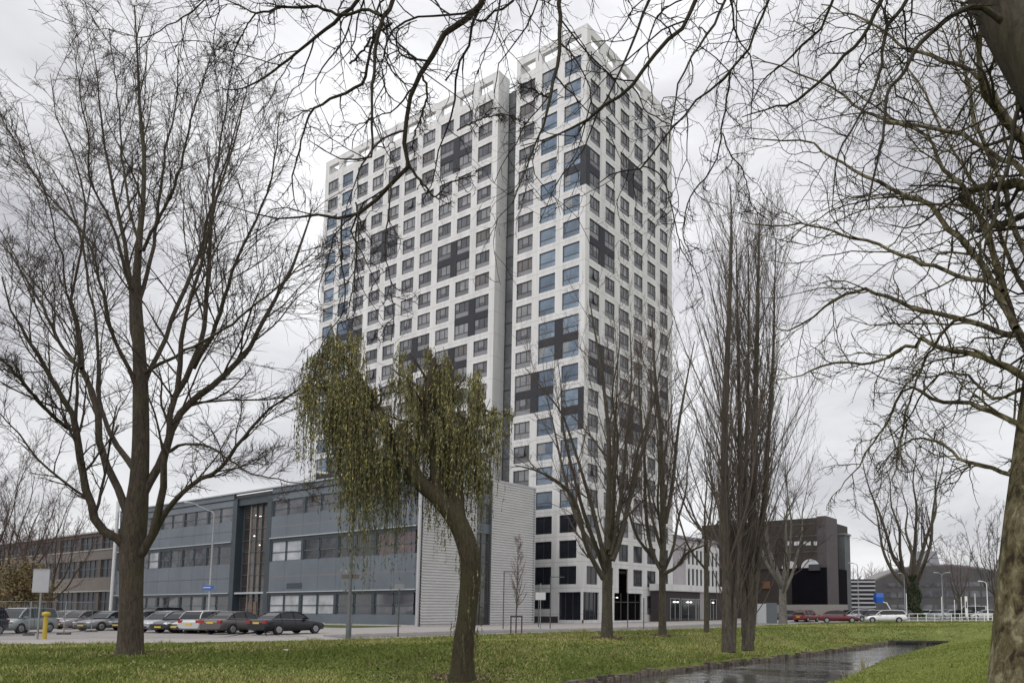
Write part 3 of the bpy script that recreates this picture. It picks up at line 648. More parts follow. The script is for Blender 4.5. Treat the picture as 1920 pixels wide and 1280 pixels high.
# glazed stair bay
mb = MB(); y = BY + .9
mb.box(ST0, ST0 + .9, BY - .05, BY + 1.2, 0, 14.3, blue_d); mb.box(ST1 - .9, ST1, BY - .02, BY + 1.2, 0, 14.3, blue_d); mb.box(ST0 + .9, ST1 - .9, BY + .1, BY + 1.2, 13.5, 14.3, blue_d); mb.build('stair_surround', sch, True)
mb = MB(); bg_ = glass('stair_bay_glass', (.05, .04, .034), .07); bw = glass('stair_bay_warm', (.085, .062, .046), .08)
mb.box(ST0 + .9, ST0 + 2.4, y, y + .05, .1, 13.5, bg_); mb.box(ST0 + 2.4, ST0 + 4.7, y, y + .05, 2.6, 13.5, bw); mb.box(ST0 + 4.7, ST1 - .9, y, y + .05, .1, 13.5, bg_); mb.box(ST0 + 2.4, ST0 + 4.7, y, y + .05, .1, 2.6, bg_)
sb = mb.build('stair_glazing', sch, True)
mb = MB()
for x in (ST0 + .9, ST0 + 2.35, ST0 + 3.5, ST0 + 4.65, ST0 + 5.8, ST1 - 1.0): mb.box(x, x + .1, y - .14, y - .003, .1, 13.5, alu if x == ST0 + 2.35 else wf)
for z in np.arange(1.5, 13.4, 1.32): mb.box(ST0 + .9, ST1 - .9, y - .1, y - .004, z, z + .06, wf)
mb.box(ST0 + .9, ST1 - .9, BY + .1, y - .004, 3.3, 3.5, led); link('glazing_frame', mb.data('glazing_frame'), sb)
for x, z in ((ST0 + 3.2, 12.3), (ST0 + 4.0, 12.1), (ST0 + 3.0, 9.9), (ST0 + 4.2, 8.8)):
    mb = MB(); mb.box(x, x + .35, y - .03, y - .002, z, z + .1, lamp_m); mb.build('ceiling_light', sch, True)
mb = MB(); mb.box(ST0 + 2.6, ST0 + 4.3, y - .05, y - .004, .1, 2.45, mat('brown_door', (.16, .11, .075), .5, .1, 2)); dr = mb.build('door', sch, True)
mb = MB(); mb.box(ST0 + 3.42, ST0 + 3.46, y - .1, y - .05, .9, 1.4, alu); link('handle', mb.data('handle'), dr)
# corrugated end wall: real ribs
corr = mat('corrugated_metal', (.50, .495, .49), .5, .05, .6, metal=.2)
def corrugated(y0, y1):
    mb = MB(); z = .15; p = .27; pts = []
    while z < 14.85: pts += [(0., z), (.10, z + .07), (.10, z + .16), (0., z + .23)]; z += p
    for (d0, z0), (d1, z1) in zip(pts[:-1], pts[1:]): mb.poly([(BX + d0 - .08, y0, z0), (BX + d0 - .08, y1, z0), (BX + d1 - .08, y1, z1), (BX + d1 - .08, y0, z1)], corr)
    mb.box(BX - .3, BX - .09, y0, y1, 0, 14.9, mat('wall_core', (.1, .1, .1), .9)); mb.box(BX - .12, BX + .03, y1 - .12, y1, 0, 14.95, alu)
    mb.box(BX - .12, BX + .05, y0, y1, 14.87, 15.02, alu); mb.box(BX - .1, BX + .03, y0, y1, 0, .15, kerbm); return mb.build('corrugated_wall', sch, True)
corrugated(BY + .32, BY + 7.05); corrugated(BY + 9.2, BYB)
mb = MB(); mb.tube([(BX - .1, BY + .02, 0), (BX - .1, BY + .02, 14.9)], .17, alu, 16); mb.build('corner_post', sch, True)
mb = MB(); mb.box(BX - .5, BX - .45, BY + 7.05, BY + 9.2, 0, 14.8, glass('slot_glass', (.06, .055, .05), .06)); sl_ = mb.build('slot_window', sch, True)
for z in np.arange(2.2, 14.8, 2.05): mb = MB(); mb.box(BX - .45, BX - .36, BY + 7.05, BY + 9.2, z, z + .09, wf); link('window_bar', mb.data('window_bar'), sl_)
for z in (9.3, 12.4): mb = MB(); mb.box(BX - .45, BX - .3, BY + 7.05, BY + 9.2, z, z + 1.0, blue_p); link('infill_panel', mb.data('infill_panel'), sl_)
for yy in (BY + 7.05, BY + 8.1, BY + 9.1): mb = MB(); mb.box(BX - .45, BX - .34, yy, yy + .08, 0, 14.8, wf); link('mullion', mb.data('mullion'), sl_)
mb = MB(); mb.box(BX - 21.0, BX - 18.2, BY - .02, BY - .008, 3.75, 4.35, blue_d); mb.build('vent_panel', sch, True)

# ------------------------------------------------------------------ brown school wing on the left
wing = thing('brick_wing', 'low brown building with pale concrete bands, left of the grey-blue building', 'building', (-150, BY, 0))
br1 = mat('brown_brick', (.085, .065, .055), .85, .2, 1.5); tan = mat('tan_concrete', (.135, .118, .106), .85, .08, 1); capm = mat('pale_cap', (.30, .29, .28), .8)
mb = MB(); x0, x1, y = -260., -116.9, BY + .4
for z0, z1, m in ((0, 1.2, tan), (4.2, 6.1, tan), (8.6, 10.0, tan), (12.0, 12.5, br1)): mb.box(x0, x1, y, y + .4, z0, z1, m)
for z0, z1 in ((4.05, 4.2), (9.95, 10.1)): mb.box(x0, x1, y - .1, y + .4, z0 + .0, z1 - .003, capm)
mb.box(x0, x1, y - .25, y + 14, 12.5, 12.7, capm); mb.box(x0, x1, y + 4, y + 14, 0, 12.49, br1)
for x in np.arange(x0, x1, 7.2): mb.box(x, x + .8, y + .05, y + .5, 0, 12.49, br1)
mb.box(x1 - .3, x1, y, y + 14, 0, 12.49, br1)
mb.build('walls', wing, True)
for i, x in enumerate(np.arange(x0 + 7.2 * 12, x1 - 1, 7.2)):
    for z0, z1 in ((1.2, 4.05), (6.1, 8.6), (10.1, 12.0)):
        a = MB(); a.box(x + .8, min(x + 7.2, x1 - .3), y + .25, y + .3, z0, z1, mat('wing_glass', (.022, .022, .025), .35, .3, .3, spec=.25)); o = a.build('window', wing, True); b = MB()
        for xx in np.arange(x + .8, min(x + 7.2, x1 - .35), 1.6): b.box(xx, xx + .08, y + .17, y + .25, z0, z1, wf)
        b.box(x + .8, min(x + 7.2, x1 - .3), y + .165, y + .245, (z0 + z1) / 2 - .04, (z0 + z1) / 2 + .04, wf); link('window_frame', b.data('window_frame'), o)
mb = MB(); mb.tube([(-116.55, BY - .2, 0), (-116.55, BY - .2, 16.5)], .22, mat('white_pole', (.62, .63, .62), .5), 12); tag(mb.build('downpipe'), 'white pipe standing between the brown wing and the grey-blue building', 'pipe')
bb_ = thing('distant_block', 'far pale purple building with long roof lines behind the brown wing', 'building', (-330, 200, 0))
mb = MB(); mb.box(-420, -262, 190, 215, 0, 30, mat('mauve_wall', (.20, .18, .20), .85, .1, .4)); mb.box(-421, -261, 189, 216, 30, 31.2, capm)
mb.build('walls', bb_, True)
for z in (6, 11, 16, 21, 26):
    a = MB(); a.box(-418, -264, 189.8, 189.95, z, z + 1.8, sg_[1]); a.build('window_band', bb_, True)

# ------------------------------------------------------------------ podium, white office, brown hall and what lies beyond on the right
pod = thing('entrance_podium', 'low dark brick entrance hall with white cornice beside the tower', 'building', (-46, 78, 0))
mb = MB(); pbk = mat('dark_brick', (.040, .032, .034), .8, .15, 4); y0 = 75.2
px0 = -50.2; yP0, yP1 = onX(1236, 1168, px0)[1], onX(1356, 1150, px0)[1]
zc0, zc1 = onX(1300, 1109, px0)[2], onX(1300, 1097, px0)[2]
mb.box(-51.5, px0, yP0, TY + V_END + .4, 0, zc0, pbk); mb.box(-51.5, px0 + .3, yP0 - .3, TY + V_END + .4, zc0, zc1, white)
mb.box(px0 - 12, px0, TY + V_END + .4, yP1, 0, zc0, pbk); mb.box(px0 - 12, px0 + .3, TY + V_END + .4, yP1 + .3, zc0, zc1, white)
mb.build('walls', pod, True)
def pyx(px): return onX(px, 1150, px0)[1]
for pa, pb in ((1256, 1274), (1276, 1304), (1305, 1312), (1331, 1343)):
    yy, y2 = pyx(pa), pyx(pb)
    a = MB(); a.box(px0 + .002, px0 + .03, yy, y2, .1, 3.0, glass('podium_glass', (.02, .024, .024), .06)); o = a.build('glass_door', pod, True)
    b = MB()
    for q in ((yy, yy + .08), (y2 - .08, y2), ((yy + y2) / 2 - .04, (yy + y2) / 2 + .04)): b.box(px0 + .031, px0 + .08, q[0], q[1], .1, 3.0, alu)
    b.box(px0 + .031, px0 + .078, yy, y2, 2.93, 3.003, alu); link('door_frame', b.data('door_frame'), o)
for px in (1262, 1268, 1287, 1293, 1335):
    mb = MB(); mb.box(px0 + .05, px0 + .2, pyx(px), pyx(px) + .3, 2.45, 2.6, lamp_m); mb.build('wall_lamp', pod, True)
mb = MB(); mb.box(px0 + .003, px0 + .1, pyx(1312), pyx(1320), .1, zc0, mat('pale_pier', (.3, .28, .27), .8)); mb.build('pier', pod, True)
# the white office above/behind the podium
wo = thing('white_office', 'small white office block with tall narrow windows above the dark podium', 'building', (-53, 92, 0))
ox = -52.5; yA, yB = onX(1262, 1050, ox)[1], onX(1345, 1050, ox)[1]
mb = MB(); mauve = mat('mauve_render', (.36, .335, .35), .8, .05, .6); zt = onX(1300, 1012, ox)[2]
mb.box(ox - 9, ox, yA, yB, 4.76, zt, mauve); mb.box(ox - 9.2, ox + .25, yA - .2, yB + .2, zt, zt + .35, mat('grey_eave', (.25, .25, .27), .7))
mb.box(ox - 5, ox - 2.5, yA + .5, yA + 3.5, zt + .35, zt + 3.0, mat('plant_room', (.28, .29, .30), .7))
mb.build('walls', wo, True)
fr = (yB - yA); ys_ = yA + fr * .27
mb = MB()
for j in range(9): mb.box(ox + .003, ox + .16, ys_ + (yB - ys_) * j / 8 - .28, ys_ + (yB - ys_) * j / 8 + .28, 4.76, zt - .6, white)
for z0, z1 in ((7.4, 8.0), (zt - 1.5, zt - .6), (4.76, 5.0)): mb.box(ox + .003, ox + .14, ys_, yB, z0, z1, white)
mb.build('window_surround', wo, True)
for j in range(8):
    for z0, z1 in ((5.0, 7.4), (8.0, zt - 1.5)):
        a = MB(); a.box(ox + .002, ox + .05, ys_ + (yB - ys_) * j / 8 + .28, ys_ + (yB - ys_) * (j + 1) / 8 - .28, z0, z1, GDK[0]); a.build('window', wo, True)
# brown hall
hall = thing('brown_hall', 'large dark brown building with arched openings and a black lower wall', 'building', (-44, 120, 0))
cB = Pd(1553, 1150, 118); hx, hy = cB[0], cB[1]          # its near corner
hw = onY(1345, 1100, hy)[0]; hz = onY(1553, 966, hy)[2]; zb = onY(1553, 1063, hy)[2]
hb = mat('brown_cladding', (.055, .047, .042), .85, .12, .6); hm = mat('maroon_cladding', (.080, .066, .069), .6, .1, .5); blk = mat('black_wall', (.006, .006, .009), .9, .1, .4, spec=.1)
yq = onX(1565, 1100, hx)[1]
mb = MB()
mb.box(hw - 3, hx - 1.6, hy, hy + 16, zb, hz - .2, hb); mb.box(hx - 1.6, hx, hy - .05, yq + 2, 0, hz, hm)
for x in np.arange(hw - 2, hx - 2, 2.4): mb.box(x, x + .07, hy - .05, hy - .002, zb, hz - .25, hm)
for z in (zb + 2.6, zb + 5.2, hz - 1.2): mb.box(hw - 3, hx - 1.62, hy - .09, hy - .003, z, z + .12, mat('hall_ledge', (.13, .115, .105), .7))
mb.box(hw - 40, hw + 7.5, hy + .1, hy + 16, 0, zb - .003, hb)
xk = onY(1488, 1100, hy)[0]; mb.box(xk, hx - .003, hy - .7, hy + 10, 1.6, zb - .002, blk); mb.box(hw + 7.5, xk, hy + .3, hy + 16, 0, zb - .003, mat('umber_wall', (.045, .035, .03), .8, .15, .5))
mb.build('walls', hall, True)
concr = mat('pale_concrete', (.27, .255, .24), .85, .08, 1)
mb = MB(); mb.box(xk - 4, xk + 9.4, hy - 1.6, hy - 1.3, 0, 2.3, concr); mb.build('low_wall', hall, True)
mb = MB(); wht = mat('dome_white', (.62, .62, .64), .5, .08, 1)
for px, rr_ in ((1482, 1.25), (1521, 1.45)):
    c0 = onY(px, 1063, hy)
    pts = [(c0[0] + rr_ * math.cos(a), hy - .72, zb + rr_ * .95 * math.sin(a)) for a in np.linspace(0, math.pi, 15)]
    mb.poly(pts[::-1], wht); mb.poly([(p[0], hy - .05, p[2]) for p in pts], wht)
    for p, q in zip(pts[:-1], pts[1:]): mb.poly([p, q, (q[0], hy - .05, q[2]), (p[0], hy - .05, p[2])], wht)
mb.build('arched_window', hall, True)
for px in (1478, 1495, 1513, 1532):
    p, q = onY(px - 6, 1022, hy), onY(px + 7, 1014, hy); a = MB(); a.box(p[0], q[0], hy - .04, hy - .004, p[2], q[2], wht); a.build('window', hall, True)
orange = mat('orange_panel', (.16, .075, .035), .6, .15, 1)
for px, py in ((1384, 1094), (1430, 1096), (1352, 1060)):
    p, q = onY(px, py + 7, hy), onY(px + (22 if px < 1400 else 14), py - 7, hy); a = MB(); a.box(p[0], q[0], hy - .06, hy - .005, p[2], q[2], orange); a.build('orange_panel', hall, True)
p = onY(1531, 1062, hy); a = MB(); a.box(p[0] - .9, p[0] + .9, hy - 1.2, hy - .72, zb - .5, zb + .5, frame_m); a.build('rooftop_unit', hall, True)
# grey annex with a saw-toothed stair side
an = thing('grey_annex', 'tall grey annex with stepped side behind the brown hall', 'building', (-42, 130, 0))
gA_ = mat('annex_grey', (.12, .13, .13), .7, .1, .5); mb = MB(); c1 = Pd(1571, 1140, 128); c2 = Pd(1590, 1140, 128); zt2 = Pd(1585, 1003, 128)[2]
mb.box(c1[0], c2[0], c1[1], c1[1] + 3, 0, zt2, gA_); mb.box(c1[0] - .2, c2[0] + .2, c1[1] - .2, c1[1] + 3.2, zt2, zt2 + .3, mat('annex_cap', (.2, .2, .2), .7)); mb.build('walls', an, True)
for i in range(4):
    a = MB(); z = 3 + i * 3.0; xx = c1[0] - .6; a.mesh([(xx, c1[1], z), (xx + .9, c1[1], z), (xx, c1[1], z + 2.2), (xx, c1[1] + 3, z), (xx + .9, c1[1] + 3, z), (xx, c1[1] + 3, z + 2.2)], [(0, 1, 2), (5, 4, 3), (0, 2, 5, 3), (1, 4, 5, 2), (0, 3, 4, 1)], concr); a.build('balcony_screen', an, True)
# louvred car park
lv = thing('louvred_hall', 'low building with pale horizontal louvres beside the grey annex', 'building', (-42, 150, 0))
a0, a1 = Pd(1594, 1140, 150), Pd(1642, 1140, 150); zt3 = Pd(1610, 1085, 150)[2]
dv = Vector((a1[0] - a0[0], a1[1] - a0[1], 0)).normalized(); nrm = Vector((dv.y, -dv.x, 0))
def slab(mb, p, q, z0, z1, th, m, off=0.):
    p, q = Vector((p[0], p[1], 0)) + nrm * off, Vector((q[0], q[1], 0)) + nrm * off
    mb.obox(p + Vector((0, 0, (z0 + z1) / 2)), q + Vector((0, 0, (z0 + z1) / 2)), th, z1 - z0, m)
mb = MB(); slab(mb, a0, a1, 0, zt3, 12, mat('louvre_back', (.045, .045, .05), .8), -6.2); mb.build('walls', lv, True)
mb = MB(); lw = mat('louvre_white', (.42, .42, .44), .6)
for z in np.arange(1.0, zt3 - .2, .85): slab(mb, a0, a1, z, z + .32, .2, lw, .12)
mb.build('louvre', lv, True)
# round-roofed brick hall and the pale cone with its mast of struts
rh = thing('curved_roof_hall', 'long low brick building with a gently curved roof in the far distance', 'building', (*Pd(1720, 1140, 170)[:2], 0))
mb = MB(); brk = mat('far_brick', (.072, .070, .072), .8, .15, .4); rf = mat('far_roof', (.17, .155, .15), .6); P0, P1 = Pd(1636, 1141, 172), Pd(1905, 1141, 160)
tops = [1090, 1080, 1070, 1064, 1061, 1060, 1060, 1061, 1063, 1066, 1070, 1075, 1081]
n_ = len(tops) - 1; Q = []
for i, ty in enumerate(tops):
    px = 1636 + (1905 - 1636) * i / n_; d = 172 - 12 * i / n_; p = Pd(px, ty, d); Q.append(p)
for i in range(n_):
    p, q = Q[i], Q[i + 1]; bx_, by_ = -_sy * 14, _cy * 14
    mb.poly([(p[0], p[1], 0), (q[0], q[1], 0), (q[0], q[1], q[2]), (p[0], p[1], p[2])], brk)
    mb.mesh([(p[0], p[1], p[2]), (q[0], q[1], q[2]), (q[0] + bx_, q[1] + by_, q[2]), (p[0] + bx_, p[1] + by_, p[2]), (p[0], p[1], p[2] + .35), (q[0], q[1], q[2] + .35), (q[0] + bx_, q[1] + by_, q[2] + .35), (p[0] + bx_, p[1] + by_, p[2] + .35)], [(3, 2, 1, 0), (4, 5, 6, 7), (0, 1, 5, 4), (1, 2, 6, 5), (2, 3, 7, 6), (3, 0, 4, 7)], rf)
mb.build('walls', rh, True)
for z0, z1 in ((1.0, 2.6), (4.2, 5.6), (6.6, 7.6)):
    for i in range(1, n_):
        p, q = Q[i], Q[i + 1]
        if z1 > min(p[2], q[2]) - .4: continue
        a = MB(); f0 = Vector((p[0], p[1], 0)).lerp(Vector((q[0], q[1], 0)), .06); f1 = Vector((p[0], p[1], 0)).lerp(Vector((q[0], q[1], 0)), .94); off = Vector((_sy, -_cy, 0)) * .06
        a.obox(f0 + off + Vector((0, 0, (z0 + z1) / 2)), f1 + off + Vector((0, 0, (z0 + z1) / 2)), .06, z1 - z0, sg_[1]); a.build('window', rh, True)
cn = thing('library_cone', 'pale truncated cone roof with struts rising to a point beyond the curved hall', 'building', (*Pd(1742, 1100, 205)[:2], 0))
cc = Pd(1735, 1100, 205); zt4, zb4 = Pd(1735, 1034, 205)[2], 4.; r1_ = 14 / FPX * 205 * 1.55; r0_ = r1_ * 1.9
mb = MB(); mb.tube([(cc[0], cc[1], zb4), (cc[0], cc[1], zt4)], [r0_, r1_], mat('cone_pale', (.20, .205, .22), .6, .04, .3), 40); mb.build('cone', cn, True)
ap = Pd(1735, 950, 205)[2]
for k in range(8):
    a_ = k * math.pi / 4 + .2; mb = MB(); mb.tube([(cc[0] + r1_ * .9 * math.cos(a_), cc[1] + r1_ * .9 * math.sin(a_), zt4), (cc[0] + .9 * math.cos(a_), cc[1] + .9 * math.sin(a_), ap)], .12, mat('strut', (.16, .17, .18), .6), 6); mb.build('strut', cn, True)

# ------------------------------------------------------------------ trees
def unit(a): return a / np.maximum(np.linalg.norm(a, axis=-1, keepdims=True), 1e-9)
def crom(P, K):
    P = np.asarray(P, float); n = len(P)
    L = np.r_[0, np.cumsum(np.linalg.norm(np.diff(P[:, :3], axis=0), axis=1))]; s = np.linspace(0, L[-1], K); out = np.empty((K, P.shape[1]))
    for j, t in enumerate(s):
        i = min(max(np.searchsorted(L, t, 'right') - 1, 0), n - 2); u = (t - L[i]) / max(L[i + 1] - L[i], 1e-9)
        p0, p1, p2, p3 = P[max(i - 1, 0)], P[i], P[i + 1], P[min(i + 2, n - 1)]
        out[j] = .5 * (2 * p1 + (p2 - p0) * u + (2 * p0 - 5 * p1 + 4 * p2 - p3) * u * u + (3 * p1 - p0 - 3 * p2 + p3) * u ** 3)
    return out
def tubes(P, R, sides):
    """P (N,K,3), R (N,K) -> vertices, quads"""
    N_, K, _ = P.shape; T = unit(np.gradient(P, axis=1)); ref = np.where(np.abs(T[:, :1, 2:3]) > .85, np.array([1., 0, 0]), np.array([0, 0, 1.]))
    A = unit(np.cross(T, np.broadcast_to(ref, T.shape))); B = np.cross(T, A); a = np.arange(sides) * 2 * math.pi / sides
    V = P[:, :, None] + R[:, :, None, None] * (A[:, :, None] * np.cos(a)[:, None] + B[:, :, None] * np.sin(a)[:, None])
    i = np.arange(N_)[:, None, None] * K * sides + np.arange(K - 1)[None, :, None] * sides; k = np.arange(sides)[None, None]; k2 = (k + 1) % sides
    return V.reshape(-1, 3), np.stack([i + k, i + k2, i + sides + k2, i + sides + k], -1).reshape(-1, 4)
def join(parts):
    V, F, M, o = [], [], [], 0
    for v, f, m in parts: V.append(v); F.append(f + o); M.append(np.full(len(f), m)); o += len(v)
    return np.concatenate(V), np.concatenate(F), np.concatenate(M)
def grow(P, R, rng, n, t0=.15, t1=1., ln=.4, fall=.5, ang=40, angs=12, up=.1, wig=.25, K=5, rr=.55, rmin=.006, abs_len=None, bias=None, lmin=0.):
    N_, K0, _ = P.shape; par = np.repeat(np.arange(N_), n); M = len(par)
    t = (np.tile((np.arange(n) + .5) / n, N_) + rng.uniform(-.5, .5, M) / n) * (t1 - t0) + t0; t = np.clip(t, 0, .999)
    f = t * (K0 - 1); i = f.astype(int); u = (f - i)[:, None]
    p = P[par, i] * (1 - u) + P[par, i + 1] * u; r = R[par, i] * (1 - u[:, 0]) + R[par, i + 1] * u[:, 0]; T = unit(P[par, i + 1] - P[par, i])
    q = unit(np.cross(T, rng.standard_normal((M, 3)))); an = np.radians(rng.normal(ang, angs, M))[:, None]; d = T * np.cos(an) + q * np.sin(an)
    if bias is not None: d = unit(d + bias)
    PL = np.linalg.norm(np.diff(P, axis=1), axis=2).sum(1)[par]
    L = (PL * ln if abs_len is None else np.full(M, abs_len)) * (1 - fall * t) * rng.uniform(.55, 1.3, M); L = np.maximum(L, lmin)
    out = np.empty((M, K, 3)); out[:, 0] = p; st = (L / (K - 1))[:, None]
    for k in range(1, K):
        d = unit(d + wig * rng.standard_normal((M, 3)) + np.array([0, 0, up])); out[:, k] = out[:, k - 1] + d * st
    r0 = np.clip(np.minimum(r * .85, r * rr + .002), rmin, None)[:, None]; RR = r0 + (np.maximum(rmin * .6, r0 * .35) - r0) * np.linspace(0, 1, K)[None]
    return out, RR
def tree_parts(name_root, trunk, crown, bk, twig, label, cat='tree', group=None, base=None):
    """trunk: list of (P,R,sides) ; crown: same -> thing > trunk, crown"""
    b = base; root = thing(name_root, label, cat, b, 0, group)
    V, F, M = join([(*tubes(p, r, s), 0) for p, r, s in trunk]); link('trunk', arrays_mesh('trunk', V, F, [bk], None, True), root, True)
    V, F, M = join([(*tubes(p, r, s), 0 if s > 4 else 1) for p, r, s in crown]); link('crown', arrays_mesh('crown', V, F, [bk, twig], M, True), root, True)
    return root
def trace(pts, d0, d1=None, K=20, scale=1., jit=0., rng=RNG, pw=1.):
    """pts: (px, py, radius_px); the limb recedes from depth d0 to d1"""
    n = len(pts); d1 = d0 if d1 is None else d1; A = []
    for i, (x, y, r) in enumerate(pts):
        d = d0 + (d1 - d0) * (i / (n - 1)) ** pw; p = Pd(x, y, d); A.append((*p, r / FPX * d * scale / math.hypot(1, (x - CX) / FPX)))
    C = crom(A, K); C[:, 3] = np.maximum(C[:, 3], .004)
    if jit: C[1:, :3] += rng.normal(0, jit, (K - 1, 3))
    return C[None, :, :3], C[None, :, 3]
def stack(L): return np.concatenate([a for a, _ in L]), np.concatenate([b for _, b in L])
bk_brown = bark('bark_brown', (.036, .028, .022), (.110, .088, .068), 7, .8, moss=(.07, .072, .036))
bk_grey = bark('bark_grey', (.042, .036, .028), (.120, .105, .080), 6, .6, moss=(.06, .062, .034))
bk_plane = flaky_bark('bark_plane', ((.050, .038, .022), (.095, .075, .045), (.15, .125, .065), (.23, .20, .12), (.36, .32, .20)), 5.)
bk_dark = bark('bark_overhead', (.030, .024, .018), (.075, .062, .042), 7, .6, moss=(.05, .055, .025))
tw_brown = mat('twig_brown', (.062, .048, .040), .85, spec=.2); tw_dark = mat('twig_dark', (.030, .024, .022), .85, spec=.2)
tw_mauve = mat('twig_mauve', (.10, .070, .065), .85, spec=.2); tw_pop = mat('twig_poplar', (.115, .094, .080), .85, spec=.2)

# the big tree on the left, limbs followed one by one
def left_tree():
    rng = np.random.default_rng(3); D = 23.5
    tr = trace([(243, 1240, 33), (243, 1228, 28), (245, 1190, 25), (246, 1120, 23), (247, 1050, 24), (250, 1000, 26), (256, 950, 23), (261, 900, 19), (264, 830, 17), (264, 760, 16), (263, 700, 14.5), (259, 620, 12), (256, 560, 10.5), (256, 520, 9)], D, K=34)
    up = trace([(256, 520, 9), (262, 440, 7), (268, 380, 5.5), (270, 290, 4.5), (262, 200, 3.5), (258, 110, 2.5), (252, 10, 1.5)], D, D + 1)
    Ls = [
        ([(240, 1030, 12), (225, 1012, 11), (187, 986, 11.5), (166, 932, 10), (150, 860, 9), (141, 805, 8.5), (134, 770, 7.5), (108, 733, 6.5), (83, 683, 6), (62, 650, 5), (40, 615, 4), (21, 590, 3), (5, 520, 2)], -3.),
        ([(141, 805, 6), (126, 800, 5.5), (95, 776, 5), (60, 738, 4), (30, 700, 3.5), (0, 672, 3), (-45, 640, 2)], -4.5),
        ([(141, 800, 5), (143, 740, 4), (146, 680, 3.4), (139, 600, 3), (122, 536, 2.6), (118, 490, 2.4), (100, 420, 2), (84, 340, 1.7), (58, 260, 1.2), (40, 170, .9)], -1.5),
        ([(238, 960, 11), (224, 925, 10), (207, 890, 9.5), (186, 830, 9), (180, 770, 8.5), (169, 723, 7.5), (153, 690, 6.5), (152, 640, 5), (146, 600, 4.2), (133, 560, 3.6), (150, 480, 3), (160, 380, 2.5), (140, 280, 2), (105, 190, 1.4), (95, 110, .9)], 1.5),
        ([(153, 690, 5), (120, 655, 4.5), (92, 600, 4), (70, 560, 3.3), (47, 520, 2.6), (20, 480, 2.2), (0, 455, 1.8), (-40, 420, 1.2)], 3.),
        ([(256, 885, 9), (238, 862, 8), (219, 833, 7), (196, 792, 5.5), (186, 740, 4.6), (186, 680, 4), (178, 600, 3.5), (165, 530, 3), (150, 430, 2.5), (120, 350, 2), (95, 300, 1.6), (60, 260, 1)], 4.),
        ([(262, 745, 6), (240, 690, 5.5), (222, 655, 5), (205, 610, 4.6), (195, 560, 4), (185, 510, 3.6), (160, 440, 3), (110, 380, 2.4), (70, 330, 2), (35, 250, 1.5), (15, 180, .9)], -3.5),
        ([(255, 650, 7), (247, 600, 6.5), (243, 540, 6), (237, 480, 5.5), (224, 412, 5), (213, 350, 4), (200, 280, 3.2), (190, 200, 2.5), (183, 120, 1.7), (170, 40, 1)], 2.),
        ([(256, 560, 6), (240, 530, 5), (225, 470, 4), (205, 400, 3.2), (170, 330, 2.8), (165, 250, 2.2), (150, 160, 1.6), (140, 70, 1)], -2.5),
        ([(262, 940, 12), (285, 893, 10.5), (309, 850, 10), (323, 803, 9.5), (345, 762, 8.5), (378, 738, 7.5), (410, 716, 7), (438, 687, 6.5), (467, 651, 5.6), (492, 605, 5), (520, 555, 4.2), (546, 507, 3.6), (570, 440, 2.6), (585, 380, 1.6)], 2.),
        ([(264, 1040, 11), (288, 995, 10), (301, 940, 9), (307, 900, 8), (312, 850, 7.5), (320, 780, 7.2), (333, 723, 6.5), (338, 662, 6), (345, 608, 5), (359, 555, 4.5), (378, 490, 3.8), (392, 420, 3), (412, 340, 2.6), (440, 250, 2), (458, 160, 1.2)], -2.),
        ([(330, 740, 7), (350, 705, 7), (363, 675, 6.5), (374, 645, 6.2), (382, 610, 5.8), (388, 560, 5.5), (393, 500, 5), (396, 420, 4.2), (399, 363, 3.6), (408, 280, 2.6), (420, 200, 2), (432, 120, 1.2)], .5),
        ([(363, 690, 6), (385, 650, 5.8), (400, 625, 5.2), (416, 580, 4.8), (424, 545, 4.3), (442, 495, 3.6), (466, 430, 3), (500, 360, 2.4), (515, 280, 1.8), (525, 190, 1.1)], -3.),
        ([(268, 730, 6), (284, 690, 6), (306, 648, 5.5), (325, 595, 5.2), (345, 545, 5), (362, 505, 4.4), (380, 450, 3.8), (396, 375, 3), (420, 300, 2.2), (450, 190, 1.6), (470, 120, 1)], 3.5),
        ([(290, 1000, 8), (309, 963, 7.5), (335, 932, 6.5), (362, 905, 6), (395, 890, 5.2), (428, 859, 4.6), (460, 818, 4), (496, 772, 3.2), (539, 744, 2.5), (575, 722, 1.7), (600, 690, 1)], -1.5),
        ([(309, 850, 5), (345, 832, 3.6), (395, 838, 3), (430, 862, 2.4), (480, 890, 2), (540, 902, 1.4), (590, 905, .8)], -3.),
        ([(270, 700, 5), (320, 672, 4), (372, 645, 3.2), (430, 610, 2.8), (480, 570, 2.3), (540, 520, 1.7), (590, 470, 1)], -4.),
        ([(262, 560, 6), (278, 500, 5), (290, 440, 4.4), (300, 350, 3.6), (312, 260, 2.8), (330, 170, 2), (335, 60, 1.1)], 3.),
        ([(268, 470, 4.5), (300, 400, 3.8), (330, 330, 3.2), (350, 240, 2.4), (372, 150, 1.6), (400, 70, .9)], -2.5),
        ([(264, 470, 4), (246, 400, 3.4), (232, 310, 2.8), (225, 210, 2.2), (215, 110, 1.5), (205, 20, .9)], 1.)]
    Ls = [([(x, y if y > 480 else y + (480 - y) * .075, r) for x, y, r in p], dz) for p, dz in Ls]
    L1 = [up] + [trace(p, D, D + dz, K=20, jit=.02, rng=rng, scale=.86) for p, dz in Ls]
    L1 = [(p, r) for p, r in L1]; P1, R1 = stack([(crom(np.c_[p[0], r[0]], 20)[None, :, :3], crom(np.c_[p[0], r[0]], 20)[None, :, 3]) for p, r in L1])
    sub = grow(P1, R1, rng, 13, .16, .98, .36, .45, 34, 10, .055, .10, 9, .38, .010)
    s3 = grow(*sub, rng, 9, .12, 1., .42, .35, 38, 12, .04, .14, 6, .5, .0068)
    s3b = grow(P1, R1, rng, 16, .2, 1., .13, .4, 45, 14, .05, .16, 5, .3, .007)
